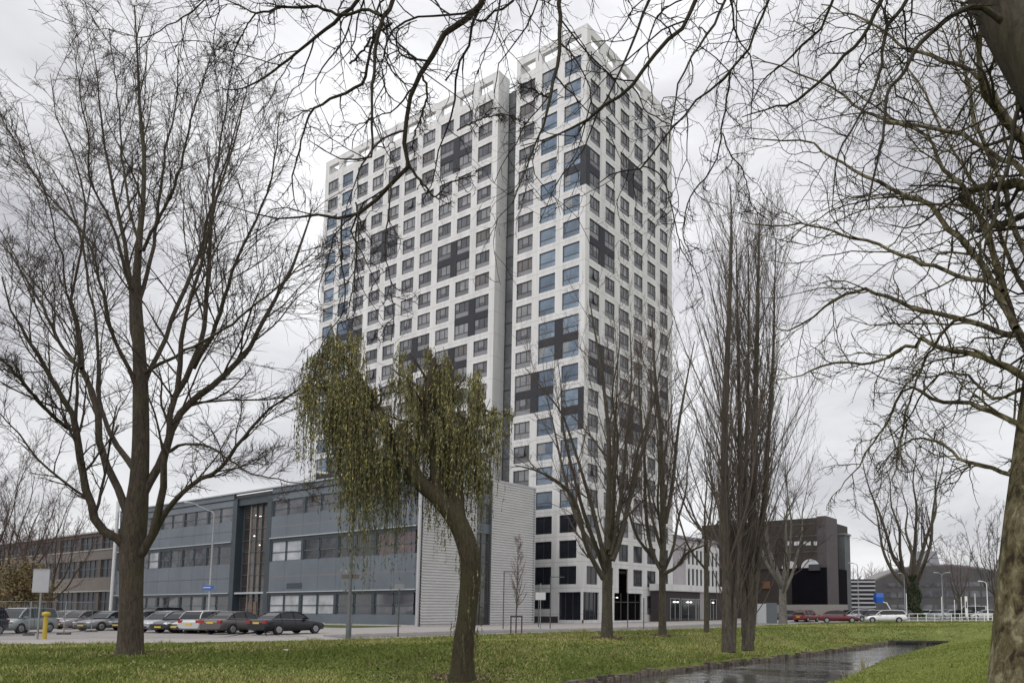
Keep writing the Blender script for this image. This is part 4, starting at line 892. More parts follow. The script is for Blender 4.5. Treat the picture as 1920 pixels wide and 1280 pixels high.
    s4 = grow(*s3, rng, 8, .15, 1., .42, .2, 38, 13, .03, .18, 4, .55, .0052, lmin=.25)
    s4b = grow(*s3b, rng, 4, .15, 1., .5, .2, 38, 12, .04, .18, 4, .55, .0055, lmin=.22)
    print('left tree twigs', len(s4[0]))
    return tree_parts('bare_tree', [(*tr, 16)], [(P1, R1, 8), (*sub, 5), (*s3, 4), (*s3b, 3), (*s4, 3), (*s4b, 3)], bk_brown, tw_brown,
        'largest bare tree, with upswept limbs, on the grass at the left before the parked cars', 'tree', None, G(243, 1235, .02))
left_tree()

def plane_tree():
    rng = np.random.default_rng(8); D = 7.6
    b = G(1948, 1280, 0); tr = trace([(1945, 1445, 112), (1942, 1400, 98), (1940, 1340, 92), (1938, 1280, 88), (1940, 1200, 83), (1944, 1100, 78), (1950, 1000, 74), (1957, 900, 68), (1964, 800, 62), (1972, 700, 56), (1975, 640, 50)], D, D + .3, K=26)
    tr2 = trace([(1970, 690, 54), (1975, 640, 50), (1978, 560, 42), (1975, 450, 38), (1968, 320, 32), (1960, 200, 27), (1950, 60, 22), (1942, -100, 15), (1930, -260, 8)], D + .28, D + 1.5, K=22)
    Ls = [
        ([(1970, 690, 22), (1935, 660, 17), (1905, 615, 14), (1884, 560, 12), (1868, 490, 10.5), (1845, 425, 9.5), (1822, 382, 8.5), (1798, 345, 7.5), (1770, 315, 6.5), (1750, 272, 5.5), (1728, 245, 4.6), (1680, 232, 3.6), (1640, 200, 2.6), (1600, 170, 1.8)], 3.),
        ([(1905, 615, 11), (1878, 565, 10.5), (1850, 512, 10), (1815, 463, 9), (1775, 424, 8.5), (1745, 385, 7.5), (1708, 368, 6.8), (1672, 355, 6), (1625, 332, 5), (1585, 308, 4.2), (1550, 290, 3.6), (1522, 268, 3), (1465, 262, 2.2), (1410, 262, 1.4)], 4.5),
        ([(1880, 545, 7), (1845, 522, 7), (1800, 520, 6.5), (1750, 500, 6), (1700, 480, 5.3), (1650, 460, 4.6), (1600, 445, 4), (1550, 430, 3.4), (1500, 420, 2.8), (1440, 425, 2.2), (1395, 415, 1.4)], 3.6),
        ([(1968, 650, 16), (1920, 632, 11), (1880, 625, 9.5), (1850, 612, 8.5), (1800, 598, 8), (1750, 588, 7), (1690, 568, 6), (1650, 550, 5.3), (1618, 543, 4.8), (1590, 550, 4.2), (1560, 566, 3.6), (1530, 590, 3), (1475, 622, 2.2), (1450, 605, 1.3)], 4.),
        ([(1970, 730, 18), (1920, 702, 13), (1875, 685, 11), (1825, 665, 9), (1775, 655, 7.5), (1745, 640, 6.5), (1730, 633, 6), (1718, 650, 5.6), (1695, 646, 5), (1672, 665, 4.6), (1640, 680, 4), (1600, 679, 3.5), (1545, 686, 3), (1510, 702, 2.2), (1455, 713, 1.4)], 2.2),
        ([(1960, 850, 18), (1915, 800, 10), (1880, 782, 8.5), (1840, 765, 7.5), (1800, 752, 6.5), (1750, 750, 5.5), (1710, 726, 4.6), (1690, 740, 4.2), (1672, 765, 3.8), (1660, 800, 3.2), (1630, 840, 2.6), (1608, 875, 2), (1570, 920, 1.2)], 1.8),
        ([(1955, 930, 14), (1900, 891, 8), (1850, 876, 6.5), (1800, 860, 5), (1762, 830, 4), (1720, 822, 3), (1670, 850, 2), (1640, 890, 1.2)], 2.5),
        ([(1968, 380, 16), (1920, 322, 11), (1875, 295, 8), (1825, 266, 7), (1790, 250, 6), (1740, 240, 5.5), (1675, 232, 4.6), (1640, 218, 4), (1600, 195, 3.5), (1550, 160, 3), (1500, 140, 2.4), (1410, 105, 1.4)], 4.),
        ([(1965, 300, 14), (1900, 238, 9), (1862, 170, 8), (1815, 130, 6.5), (1750, 105, 5.5), (1700, 90, 4.6), (1650, 52, 3.6), (1600, 28, 2.6), (1540, 10, 1.6)], 3.),
        ([(1962, 220, 12), (1900, 130, 8), (1850, 65, 6), (1815, 8, 4), (1780, -50, 2.5)], 2.),
        ([(1972, 560, 14), (1925, 480, 10), (1900, 420, 9), (1880, 350, 8), (1855, 290, 7), (1830, 230, 6), (1815, 160, 5), (1800, 80, 3.5), (1790, 0, 2)], 5.),
        ([(1972, 600, 12), (1915, 545, 8), (1870, 430, 6), (1820, 330, 5), (1780, 270, 4), (1720, 150, 3), (1660, 90, 2), (1620, 20, 1.4)], 6.),
        ([(1800, 598, 5.5), (1760, 630, 4.5), (1725, 700, 3.6), (1700, 770, 3), (1690, 830, 2.4), (1672, 900, 1.6)], 1.),
        ([(1940, 710, 10), (1900, 740, 6), (1860, 745, 5), (1815, 705, 4.2), (1770, 700, 3.5), (1730, 735, 2.8), (1690, 800, 2.2), (1640, 830, 1.4)], 4.5)]
    L1 = [trace(p, D, D + dz, K=24, jit=.012, rng=rng, scale=.66) for p, dz in Ls] + [(crom(np.c_[tr2[0][0], tr2[1][0]], 24)[None, :, :3], crom(np.c_[tr2[0][0], tr2[1][0]], 24)[None, :, 3])]
    P1, R1 = stack(L1)
    toward = np.array([0, 0, -.05])
    sub = grow(P1, R1, rng, 16, .10, 1., .34, .45, 44, 14, -.01, .20, 11, .38, .0065, bias=toward)
    s3 = grow(*sub, rng, 7, .1, 1., .45, .25, 46, 17, 0, .27, 6, .52, .0040)
    s4 = grow(*s3, rng, 3, .15, 1., .48, .2, 42, 16, .02, .28, 4, .55, .0024, lmin=.1)
    print('plane twigs', len(s4[0]))
    return tree_parts('plane_tree', [(*tr, 24), (*tr2, 16)], [(P1, R1, 9), (*sub, 5), (*s3, 3), (*s4, 3)], bk_plane, mat('twig_olive', (.050, .042, .029), .85, spec=.2),
        'big plane tree with mottled olive-brown bark at the right edge', 'tree', None, (b[0], b[1], 0))
plane_tree()

def overhead_tree():
    rng = np.random.default_rng(12); D = 6.5
    base = Pd(2330, 1500, 6.0); tr = trace([(2330, 1640, 150), (2325, 1560, 125), (2315, 1300, 115), (2290, 1000, 105), (2240, 700, 95), (2160, 450, 85), (2060, 290, 76)], 6., 6.2, K=24)
    fork = trace([(2150, 440, 80), (2060, 290, 76), (1985, 190, 66), (1925, 100, 58), (1880, 30, 50), (1835, -60, 44), (1760, -190, 38), (1640, -300, 32), (1450, -350, 27), (1200, -330, 22), (950, -280, 17), (700, -220, 12), (480, -170, 7)], 6.15, 8.2, K=36)
    lead = trace([(2240, 700, 80), (2235, 560, 70), (2250, 350, 58), (2275, 100, 48), (2290, -200, 38), (2280, -520, 28), (2300, -900, 16), (2310, -1250, 6)], 6.1, 7.5, K=24); leads = [lead, trace([(2285, -100, 30), (2400, -420, 22), (2520, -800, 12), (2600, -1100, 4)], 6.6, 9, K=24), trace([(2262, 220, 34), (2420, 20, 24), (2600, -250, 14), (2750, -560, 5)], 6.4, 5., K=24), trace([(2292, -300, 26), (2100, -620, 18), (1950, -950, 10), (1850, -1250, 4)], 6.8, 10., K=24)]
    Ls = [
        # start high on the overhead limb, hang into the picture
        ([(1560, -320, 12), (1430, -150, 9), (1340, -60, 7), (1305, 0, 6.2), (1284, 46, 5.6), (1262, 66, 5.6), (1235, 92, 5.4), (1209, 126, 5.2), (1188, 155, 5), (1168, 177, 4.6), (1140, 191, 4.6), (1115, 214, 4), (1092, 232, 3.5), (1050, 249, 2.6), (1020, 262, 1.8), (975, 275, 1)], .3),
        ([(1200, -325, 10), (1100, -150, 7.5), (1052, -20, 6.6), (1050, 40, 6.2), (1048, 102, 5.4), (1040, 140, 5), (1031, 180, 4.6), (1029, 200, 4.2), (1018, 236, 3), (1000, 280, 2.4), (985, 322, 2), (975, 350, 1.6), (962, 384, 1.1)], -.4),
        ([(1033, 182, 3), (1015, 178, 2.8), (995, 166, 2.4), (972, 163, 1.8)], 0.),
        ([(1560, -300, 8), (1470, -80, 4.5), (1438, 5, 3.8), (1415, 60, 3.6), (1400, 100, 3.6), (1371, 130, 3.4), (1340, 162, 3.2), (1310, 186, 3), (1280, 222, 2.8), (1250, 250, 2.6), (1225, 290, 2.6), (1202, 315, 2.5), (1165, 320, 2.1), (1140, 330, 1.8), (1120, 345, 1.2)], 1.),
        ([(1371, 130, 2.8), (1362, 190, 2.6), (1353, 250, 2.4), (1342, 300, 2.1), (1322, 335, 2.1), (1298, 362, 2), (1285, 400, 1.8), (1280, 440, 1.6), (1294, 470, 1.4), (1300, 505, 1)], 1.5),
        ([(1355, 250, 2), (1370, 290, 2), (1390, 315, 1.9), (1402, 350, 1.6), (1412, 390, 1.2), (1440, 410, .8)], 1.),
        ([(1760, -190, 11), (1690, -70, 7), (1652, 0, 6), (1635, 35, 5.6), (1615, 75, 5.3), (1590, 98, 5), (1568, 122, 4.8), (1540, 150, 4.4), (1505, 180, 4), (1476, 198, 3.6), (1462, 196, 2.8), (1430, 208, 2.2), (1390, 220, 1.4)], .5),
        ([(1790, -140, 9), (1730, -50, 6.5), (1700, 0, 6), (1678, 30, 5.8), (1660, 58, 6), (1652, 125, 4.4), (1640, 165, 4), (1622, 200, 3.6), (1600, 240, 3), (1577, 278, 2.6), (1565, 335, 2), (1560, 395, 1.2)], -.5),
        ([(1880, 40, 12), (1850, 18, 9.5), (1825, 12, 8.6), (1800, 22, 8), (1775, 38, 7.6), (1750, 58, 7.2), (1730, 78, 6.8), (1710, 105, 6.2), (1690, 142, 5.4), (1662, 172, 5), (1659, 210, 4.6), (1655, 262, 4), (1640, 320, 3.2), (1628, 390, 2)], -.3),
        ([(1985, 190, 14), (1935, 180, 10), (1912, 200, 8), (1900, 245, 7), (1891, 310, 6), (1872, 358, 5.4), (1866, 412, 4.8), (1838, 452, 4.4), (1842, 500, 4), (1846, 545, 3.4), (1845, 600, 2.4)], -.4),
        ([(950, -280, 14), (935, -120, 11), (905, 0, 9), (880, 30, 8.6), (835, 62, 8), (813, 100, 7.4), (790, 135, 7), (774, 162, 6.4), (765, 205, 6), (760, 245, 6.4), (757, 280, 6.4), (767, 308, 6.6), (757, 330, 6.4), (736, 343, 6), (712, 370, 5.6), (689, 388, 5.4), (660, 406, 5.2), (630, 408, 4.6), (600, 402, 4), (580, 401, 3.5), (545, 412, 3), (485, 402, 2.2), (402, 378, 1.3)], .6),
        ([(767, 308, 5), (785, 335, 4), (800, 352, 3.2), (815, 370, 2.4), (835, 350, 1.9), (857, 337, 1.8), (892, 328, 1)], .2),
        ([(857, 245, 2), (875, 235, 2.4), (905, 222, 2.2), (930, 216, 2), (950, 216, 1.8), (985, 232, 1.3)], .2),
        ([(790, 140, 4), (800, 165, 3.4), (799, 190, 3), (788, 222, 2.6), (778, 250, 2), (772, 285, 1.4)], .2),
        ([(760, -240, 11), (745, -90, 8), (738, 0, 6.6), (722, 22, 6.2), (714, 45, 6), (705, 90, 5), (699, 130, 4.6), (697, 180, 4), (697, 215, 3.8), (699, 250, 3.6), (697, 285, 3.2), (686, 303, 3.2), (660, 298, 2.4), (636, 297, 2), (605, 280, 1.6), (580, 262, 1)], -.4),
        ([(714, 45, 5), (700, 75, 4.4), (692, 110, 4.2), (685, 145, 4.4), (672, 160, 4.4), (650, 172, 4.2), (627, 183, 4), (600, 198, 3.6), (583, 210, 3.2), (572, 240, 2.8), (562, 280, 2.6), (548, 335, 2.2), (552, 372, 1.6), (560, 395, 1)], .2),
        ([(714, 30, 5), (690, 18, 4.6), (662, 25, 4.2), (645, 30, 5), (620, 22, 4.6), (590, 12, 4.4), (555, 15, 4), (520, 16, 3.8), (500, 22, 3.4), (480, 25, 3), (450, 12, 2.4), (415, -2, 1.6)], .5),
        ([(800, -180, 9), (700, -60, 6.5), (672, 0, 5.6), (642, 30, 5.4), (620, 50, 5), (585, 75, 4.4), (560, 98, 4), (530, 120, 3.6), (505, 140, 3.2), (470, 160, 2.6), (440, 168, 2), (412, 165, 1.2)], .8),
        ([(480, 25, 2.4), (462, 50, 2.2), (445, 80, 2), (438, 110, 1.8), (432, 150, 1.4), (425, 180, .9)], .3),
        ([(655, 120, 3), (680, 95, 3), (700, 68, 3.2), (735, 45, 3)], -.4),
        ([(560, -180, 6), (450, -60, 3.6), (383, 0, 2.4), (345, 32, 2.2), (310, 50, 1.8), (280, 68, 1.6), (252, 70, 1.4), (203, 56, 1)], .5),
        ([(1100, -310, 8), (1010, -120, 5), (962, 0, 3.4), (930, 20, 3), (905, 40, 2.4), (880, 30, 1.8), (850, 38, 1.2)], .3),
        ([(1000, -290, 6), (960, -100, 4), (938, 0, 3), (925, 60, 2), (910, 95, 1.6), (895, 140, .9)], -.5),
        ([(1400, -340, 9), (1300, -150, 6), (1225, -20, 4.4), (1195, 60, 3.6), (1172, 110, 3), (1150, 160, 2.4), (1120, 215, 2.2), (1090, 290, 1.8), (1052, 330, 1.4), (1010, 420, .9)], .8),
        ([(1500, -340, 8), (1420, -120, 5), (1360, 0, 4), (1330, 60, 3.6), (1300, 100, 3), (1272, 160, 2.6), (1262, 220, 2), (1250, 300, 1.2)], -.6),
        ([(1660, -290, 9), (1600, -100, 5.4), (1560, 0, 4.4), (1540, 50, 3.8), (1500, 90, 3.2), (1470, 120, 2.6), (1432, 150, 2), (1405, 200, 1.2)], 1.),
        ([(667, 380, 2.6), (672, 430, 2), (668, 480, 1.7), (662, 540, 1.3), (650, 600, .9)], 0.),
        ([(640, 407, 2.8), (640, 450, 2.6), (641, 500, 2.3), (647, 540, 2), (640, 590, 1.7), (605, 640, 1.3), (592, 700, .8)], .1),
        ([(735, 345, 2.4), (728, 400, 2.2), (722, 470, 1.8), (730, 520, 1.5), (738, 580, 1.2), (733, 640, .8)], -.1),
        ([(1205, 312, 2), (1240, 330, 2), (1262, 400, 1.8), (1278, 470, 1.6), (1305, 510, 1.3), (1318, 560, .8)], .6)]
    L1 = [trace(p, D + .3 * (i % 4), D + .3 * (i % 4) + dz, K=26, jit=.005, rng=rng, scale=.70) for i, (p, dz) in enumerate(Ls)]
    # the branches that leave the overhead limb must start on it
    FP, FR = fork
    for i, (p, r) in enumerate(L1):
        if Ls[i][0][0][1] < -30:
            j = np.argmin(np.linalg.norm(FP[0] - p[0, 0], axis=1)); off = FP[0, j] - p[0, 0]; wgt = np.clip(1 - np.arange(26) / 6., 0, 1)[:, None]; p[0] += off * wgt
    P1, R1 = stack(L1)
    sub = grow(P1, R1, rng, 12, .14, 1., .26, .3, 50, 16, -.06, .22, 12, .42, .0045)
    s3 = grow(*sub, rng, 5, .1, 1., .40, .2, 50, 17, -.04, .27, 7, .55, .0028, lmin=.08)
    s4 = grow(*s3, rng, 3, .2, 1., .45, .2, 46, 16, 0, .26, 5, .6, .0016, lmin=.06)
    LP, LR = stack(leads); g2 = grow(LP, LR, rng, 14, .25, 1., .3, .3, 50, 14, .08, .14, 9, .4, .015); g3 = grow(*g2, rng, 8, .2, 1., .4, .3, 42, 14, .04, .2, 6, .5, .007); g4 = grow(*g3, rng, 4, .2, 1., .5, .2, 42, 14, .04, .24, 4, .5, .004)
    f2 = grow(FP, FR, rng, 14, .3, 1., .22, .3, 60, 16, .10, .16, 10, .4, .02); f3 = grow(*f2, rng, 9, .2, 1., .4, .3, 45, 14, .05, .2, 6, .5, .008); f4 = grow(*f3, rng, 5, .2, 1., .5, .2, 45, 14, .05, .25, 4, .5, .004)
    base = Pd(2330, 1141, 6.0)
    return tree_parts('overhanging_tree', [(*tr, 20), (*fork, 16), (LP, LR, 14)], [(P1, R1, 7), (*g2, 5), (*g3, 3), (*g4, 3), (*f2, 5), (*sub, 4), (*s3, 3), (*s4, 3), (*f3, 3), (*f4, 3)], bk_dark, tw_dark,
        'near dark tree reaching in from the top right, its branches hanging across the sky', 'tree', None, (base[0], base[1], 0))
overhead_tree()

# generic bare tree: fork of rising limbs
def bare_tree(name, label, base, H, r0, fork, limbs, spread, seed, bk, tw, n2=9, n3=6, n4=5, tw_r=.006, group=None, lean=(0, 0), up2=.10, flex=.07, trunkpts=None, extra=None, fluff=.34):
    rng = np.random.default_rng(seed); base = np.array(base, float); gz_ = base[2]
    tp = np.array([[0, 0, -.25, r0 * 1.35], [0, 0, .25, r0 * 1.08], [lean[0] * .3, lean[1] * .3, fork * .5, r0 * .92], [lean[0] * .6, lean[1] * .6, fork, r0 * .88], [lean[0], lean[1], fork + .08 * H, r0 * .62]]); tp[:, :3] += base
    C = crom(tp, 14); tr = (C[None, :, :3], C[None, :, 3]); top = C[-4, :3]
    L = []
    for k in range(limbs):
        a = 2 * math.pi * (k + rng.uniform(-.25, .25)) / limbs; out = spread * rng.uniform(.55, 1.1) * (1. if k else .15); h = (H - fork) * rng.uniform(.78, 1.0) if k else H - fork
        s0 = C[int(rng.integers(8, 13)), :3]; pts = []
        for t in np.linspace(0, 1, 7):
            rr_ = out * (t ** .62); pts.append([s0[0] + math.cos(a) * rr_ + rng.normal(0, flex * spread * .4) * (t > 0), s0[1] + math.sin(a) * rr_ + rng.normal(0, flex * spread * .4) * (t > 0), s0[2] + h * (t ** 1.08), r0 * (.44 * (1 - t) ** 1.1 + .03)])
        c = crom(pts, 18); L.append((c[None, :, :3], c[None, :, 3]))
    if extra: L += extra
    P1, R1 = stack(L)
    s2 = grow(P1, R1, rng, n2, .1, .98, fluff, .35, 30, 9, up2, .09, 8, .40, tw_r * 1.8); s3 = grow(*s2, rng, n3, .1, 1., .42, .3, 34, 11, up2 * .8, .14, 5, .55, tw_r * 1.2)
    s4 = grow(*s3, rng, n4, .15, 1., .45, .2, 36, 12, .05, .18, 4, .6, tw_r, lmin=.25)
    return tree_parts(name, [(*tr, 12)], [(P1, R1, 7), (*s2, 4), (*s3, 3), (*s4, 3)], bk, tw, label, 'tree', group, base)
tw_tree = mat('twig_grey_brown', (.10, .076, .064), .85, spec=.2)
GR = 'row of bare trees on the canal bank'
b1 = G(1138, 1197, 0.); b1[2] = gz(b1)
ex = [trace(p, 39, 39 + dz, K=18, scale=.62) for p, dz in (
    ([(1132, 1085, 9), (1112, 1050, 7.5), (1097, 1015, 7), (1088, 970, 6.5), (1076, 935, 6), (1058, 912, 5), (1030, 893, 4), (1000, 880, 3), (965, 872, 1.8)], -3),
    ([(1134, 1050, 8), (1122, 1000, 7), (1110, 950, 6.2), (1092, 890, 5), (1070, 820, 4), (1050, 770, 3), (1010, 720, 2), (985, 690, 1.2)], -1),
    ([(1140, 1030, 10), (1140, 960, 9), (1142, 880, 8), (1140, 800, 6.5), (1128, 700, 4.5), (1115, 620, 3), (1105, 560, 1.5)], 0),
    ([(1148, 1050, 9), (1163, 1010, 8), (1175, 960, 7), (1190, 900, 6), (1205, 840, 5), (1222, 760, 3.5), (1240, 690, 2), (1262, 600, 1.2)], 2),
    ([(1144, 1040, 8), (1160, 960, 6.5), (1170, 880, 5.5), (1176, 800, 4.5), (1184, 700, 3), (1180, 600, 1.5)], 2))]
bare_tree('bare_tree', 'bare forked tree in front of the tower corner, next to the willow', b1, 17.5, .31, 3.4, 6, 5.4, 31, bk_grey, tw_tree, 9, 7, 5, .0065, GR, extra=ex)
b2 = G(1242, 1192, 0.); b2[2] = gz(b2)
ex = [trace(p, 43, 43 + dz, K=18, scale=.7) for p, dz in (
    ([(1240, 1070, 6), (1225, 1040, 5.5), (1215, 1000, 5), (1210, 940, 4.6), (1208, 860, 4), (1200, 760, 3), (1196, 660, 1.5)], 1.),
    ([(1246, 1074, 6), (1268, 1062, 4.2), (1284, 1040, 3.6), (1300, 1030, 3), (1325, 1020, 2)], -1.),
    ([(1243, 1060, 9), (1243, 980, 8), (1241, 900, 7), (1238, 800, 5.5), (1228, 700, 4), (1222, 590, 1.6)], 0),
    ([(1248, 980, 6), (1262, 900, 5), (1272, 800, 4), (1290, 700, 2.4), (1302, 640, 1.2)], 2.))]
bare_tree('bare_tree', 'slim bare tree before the right end of the tower, one limb curving right', b2, 17, .23, 3.9, 5, 4.0, 32, bk_grey, tw_tree, 9, 7, 5, .0065, GR, extra=ex)
b3 = G(1325, 1187, 0.); b3[2] = gz(b3)
bare_tree('bare_tree', 'thin straight bare tree on the bank, left of the poplars', b3, 15, .17, 5.5, 7, 4.6, 33, bk_grey, tw_tree, 10, 7, 5, .0065, GR)
b4 = Pd(1468, 1158, 74); b4[2] = 0
bare_tree('bare_tree', 'pale spreading bare tree by the road before the brown hall', b4, 18.5, .42, 3.0, 7, 6.2, 34, mat('bark_pale', (.13, .12, .105), .9, .3, 4), tw_brown, 10, 7, 5, .011, up2=.05)
b5 = Pd(1714, 1148, 118); b5[2] = 0
t5 = bare_tree('bare_tree', 'wide bare tree with ivy-clad trunk behind the white railing on the right', b5, 29, .80, 4.6, 7, 11, 35, bk_grey, tw_brown, 8, 7, 5, .015, up2=.02)
# ivy round its trunk
def leaf_cloud(name, pts, size, ms, rng, parent=None, drop=.3):
    n = len(pts); a = unit(rng.standard_normal((n, 3))); b = unit(np.cross(a, rng.standard_normal((n, 3)))); s = size * rng.uniform(.6, 1.3, n)[:, None]
    V = np.stack([pts - a * s * .5, pts + b * s * .3, pts + a * s * .5, pts - b * s * .3], 1).reshape(-1, 3); return link(name, arrays_mesh(name, V, np.arange(4 * n).reshape(-1, 4), ms, rng.integers(0, len(ms), n)), parent, True)
rng = np.random.default_rng(9); n = 5200; z = rng.uniform(0, 1, n) ** .9 * 7; a = rng.uniform(0, 6.28, n); r = (.95 + .25 * np.sin(z * 2 + a * 2) + rng.normal(0, .12, n)) * (1.12 - z * .06)
leaf_cloud('ivy', np.stack([b5[0] + r * np.cos(a), b5[1] + r * np.sin(a), z], 1), .28, [mat('ivy_dark', (.025, .040, .015), .6), mat('ivy_green', (.045, .065, .022), .6)], rng, t5)

# Lombardy poplars
def poplar(label, px, py, stems, seed, D):
    rng = np.random.default_rng(seed); b = G(px, py, -.25); d0 = depth(b); b[2] = gz(b) - .05
    L, TRK = [], []
    for pts, dz in stems:
        p = trace(pts, D, D + dz, K=24, scale=.7); TRK.append(p)
    P1, R1 = stack(TRK)
    s2 = grow(P1, R1, rng, 48, .12, .99, .34, .60, 26, 7, .085, .045, 9, .24, .0075); s2b = grow(P1, R1, rng, 16, .05, .3, .10, .2, 30, 8, .2, .08, 6, .2, .006)
    s3 = grow(*s2, rng, 11, .12, 1., .36, .3, 22, 7, .12, .07, 6, .42, .005, lmin=.45); s4 = grow(*s3, rng, 4, .15, 1., .45, .2, 22, 8, .12, .1, 4, .6, .005, lmin=.25)
    root = thing('poplar', label, 'tree', b, 0, 'poplars on the bank'); V, F, M = join([(*tubes(P1, R1, 14), 0)]); link('trunk', arrays_mesh('trunk', V, F, [bk_grey], None, True), root, True)
    V, F, M = join([(*tubes(*s2, 4), 0), (*tubes(*s2b, 3), 0), (*tubes(*s3, 3), 0), (*tubes(*s4, 3), 0)]); link('crown', arrays_mesh('crown', V, F, [tw_pop], None, True), root, True)
poplar('tall narrow bare poplar, the left and taller of the pair', 1365, 1215,
       [([(1364, 1222, 17), (1363, 1180, 14.5), (1362, 1060, 12), (1358, 900, 10.5), (1360, 760, 9), (1366, 620, 7), (1370, 500, 5), (1371, 420, 3), (1370, 345, 1.2)], .5),
        ([(1372, 1222, 12), (1374, 1180, 10), (1384, 1050, 8), (1388, 900, 7), (1386, 760, 5.5), (1384, 640, 4), (1382, 540, 2.6), (1380, 440, 1.2)], 1.)], 41, 31)
poplar('bare poplar with several close stems, the right and lower of the pair', 1402, 1212,
       [([(1402, 1219, 18), (1402, 1180, 15), (1406, 1060, 12), (1412, 900, 10), (1416, 760, 8), (1420, 620, 6), (1422, 500, 4), (1425, 400, 1.3)], .6),
        ([(1408, 1200, 10), (1418, 1090, 8), (1432, 950, 7), (1442, 800, 5.5), (1450, 660, 4), (1452, 560, 2.5), (1455, 450, 1.2)], 1.5),
        ([(1396, 1190, 9), (1394, 1060, 7), (1398, 900, 6), (1402, 750, 4.5), (1404, 600, 3), (1403, 470, 1.2)], -.6)], 42, 32.5)

# leaning weeping willow, cut back hard
def willow():
    rng = np.random.default_rng(51); D = 21.3
    tr = trace([(866, 1272, 29), (867, 1254, 24), (870, 1200, 20.5), (875, 1160, 19), (879, 1115, 19), (882, 1064, 20), (880, 1036, 21), (869, 1002, 20), (854, 971, 20), (838, 950, 19), (818, 930, 17), (795, 910, 15)], D, D - .3, K=28, scale=.95)
    arms = [trace(p, D - .2, D + dz, K=20, jit=.01, rng=rng) for p, dz in (
        ([(812, 925, 16), (785, 900, 15), (760, 858, 14), (738, 830, 13), (718, 790, 11.5), (700, 760, 10), (680, 722, 8.5), (660, 690, 7), (642, 668, 4.5)], -.4),
        ([(832, 945, 15), (818, 880, 13), (808, 820, 12.5), (798, 780, 12), (800, 745, 11), (808, 705, 8), (815, 672, 4)], .5),
        ([(862, 985, 14), (858, 930, 12.5), (858, 885, 11.5), (868, 830, 11), (885, 790, 10.5), (903, 757, 9.5)], .2),
        ([(848, 962, 11), (843, 890, 9), (842, 820, 8), (838, 760, 6.5), (842, 700, 4)], 1.2),
        ([(730, 810, 8), (700, 790, 7), (660, 770, 6), (630, 745, 5), (604, 722, 3)], -1.2), ([(760, 862, 9), (738, 868, 7), (715, 862, 6), (695, 850, 5), (680, 835, 3.5), (668, 825, 2)], -.9))]
    P1, R1 = stack(arms)
    s2 = grow(P1, R1, rng, 16, .3, 1., .22, .1, 60, 20, .02, .14, 8, .30, .010); s3 = grow(*s2, rng, 4, .3, 1., .7, .2, 35, 14, .1, .12, 6, .5, .006)
    # hanging strands from the twig ends
    src = np.concatenate([s2[0][:, 3:].reshape(-1, 3), s3[0][:, 2:].reshape(-1, 3), P1[[0, 1, 3, 4, 5], 11:].reshape(-1, 3), P1[[0, 4, 5, 5], 8:].reshape(-1, 3)]); nc = 250; per = 19; m = nc * per; cp = src[rng.integers(0, len(src), nc)] + rng.normal(0, .14, (nc, 3)); cl = rng.uniform(.35, 1.35, nc).repeat(per)
    st = cp.repeat(per, 0) + rng.normal(0, .085, (m, 3)); sx = np.array([shot(p) for p in st]); side = (sx[:, 0] < 800)
    Ls = np.where(side, .4 + 2.6 * rng.random(m) ** 1.6, .35 + 2.1 * rng.random(m) ** 1.5) * np.where((sx[:, 0] > 690) & (sx[:, 0] < 830), 1.15, 1.) * np.where(sx[:, 0] > 890, .8, 1) * cl
    tx = rng.integers(0, 26, 150); q = tr[0][0][np.clip(tx, 7, 25)] + rng.normal(0, .16, (150, 3)); st = np.r_[st, q]; Ls = np.r_[Ls, rng.uniform(.3, 1.1, 150)]; m = len(st)
    K = 7; S = np.empty((m, K, 3)); S[:, 0] = st; az = np.r_[rng.uniform(0, 6.28, nc).repeat(per), rng.uniform(0, 6.28, 150)] + rng.normal(0, .5, m); d = np.stack([np.cos(az), np.sin(az), rng.uniform(-.4, .8, m)], 1) * rng.uniform(.3, .9, m)[:, None]
    for k in range(1, K):
        d = unit(d + np.array([0, 0, -1.25]) + rng.normal(0, .12, (m, 3))); S[:, k] = S[:, k - 1] + d * (Ls / (K - 1))[:, None] * (.5 if k == 1 else 1.08)
    SR = np.full((m, K), .0045) * np.linspace(1, .5, K)
    nl = 30; idx = rng.uniform(.05, 1, (m, nl)) * (K - 1.001); i = idx.astype(int); u = (idx - i)[..., None]; ar = np.arange(m)[:, None]
    lp = (S[ar, i] * (1 - u) + S[ar, i + 1] * u).reshape(-1, 3); keep = rng.random(len(lp)) < np.clip((Ls / 1.6), .35, 1).repeat(nl); lp = lp[keep]; n = len(lp)
    ld = unit(rng.standard_normal((n, 3)) * .3 + np.array([0, 0, -1.0])); wd = unit(np.cross(ld, rng.standard_normal((n, 3)))); L_ = rng.uniform(.07, .14, n)[:, None]; W_ = L_ * rng.uniform(.09, .15, n)[:, None]
    V = np.stack([lp, lp + ld * L_ * .45 + wd * W_, lp + ld * L_, lp + ld * L_ * .45 - wd * W_], 1).reshape(-1, 3)
    stubs = grow(*tr, rng, 9, .45, 1., .03, 0, 75, 10, .1, .1, 4, .34, .03, abs_len=.22)
    root = tree_parts('willow', [(*tr, 18), (*stubs, 8)], [(P1, R1, 12), (*s2, 5), (*s3, 3)], bark('bark_willow', (.035, .028, .018), (.085, .068, .042), 9, .9, moss=(.06, .065, .025)), tw_brown,
        'leaning weeping willow with hanging olive strands in front of the grey-blue building', 'tree', None, G(865, 1257, -.3))
    ms = [mat('willow_leaf_olive', (.20, .185, .052), .6), mat('willow_leaf_green', (.090, .105, .036), .6), mat('willow_leaf_yellow', (.33, .28, .075), .6), mat('willow_leaf_brown', (.095, .070, .035), .7)]
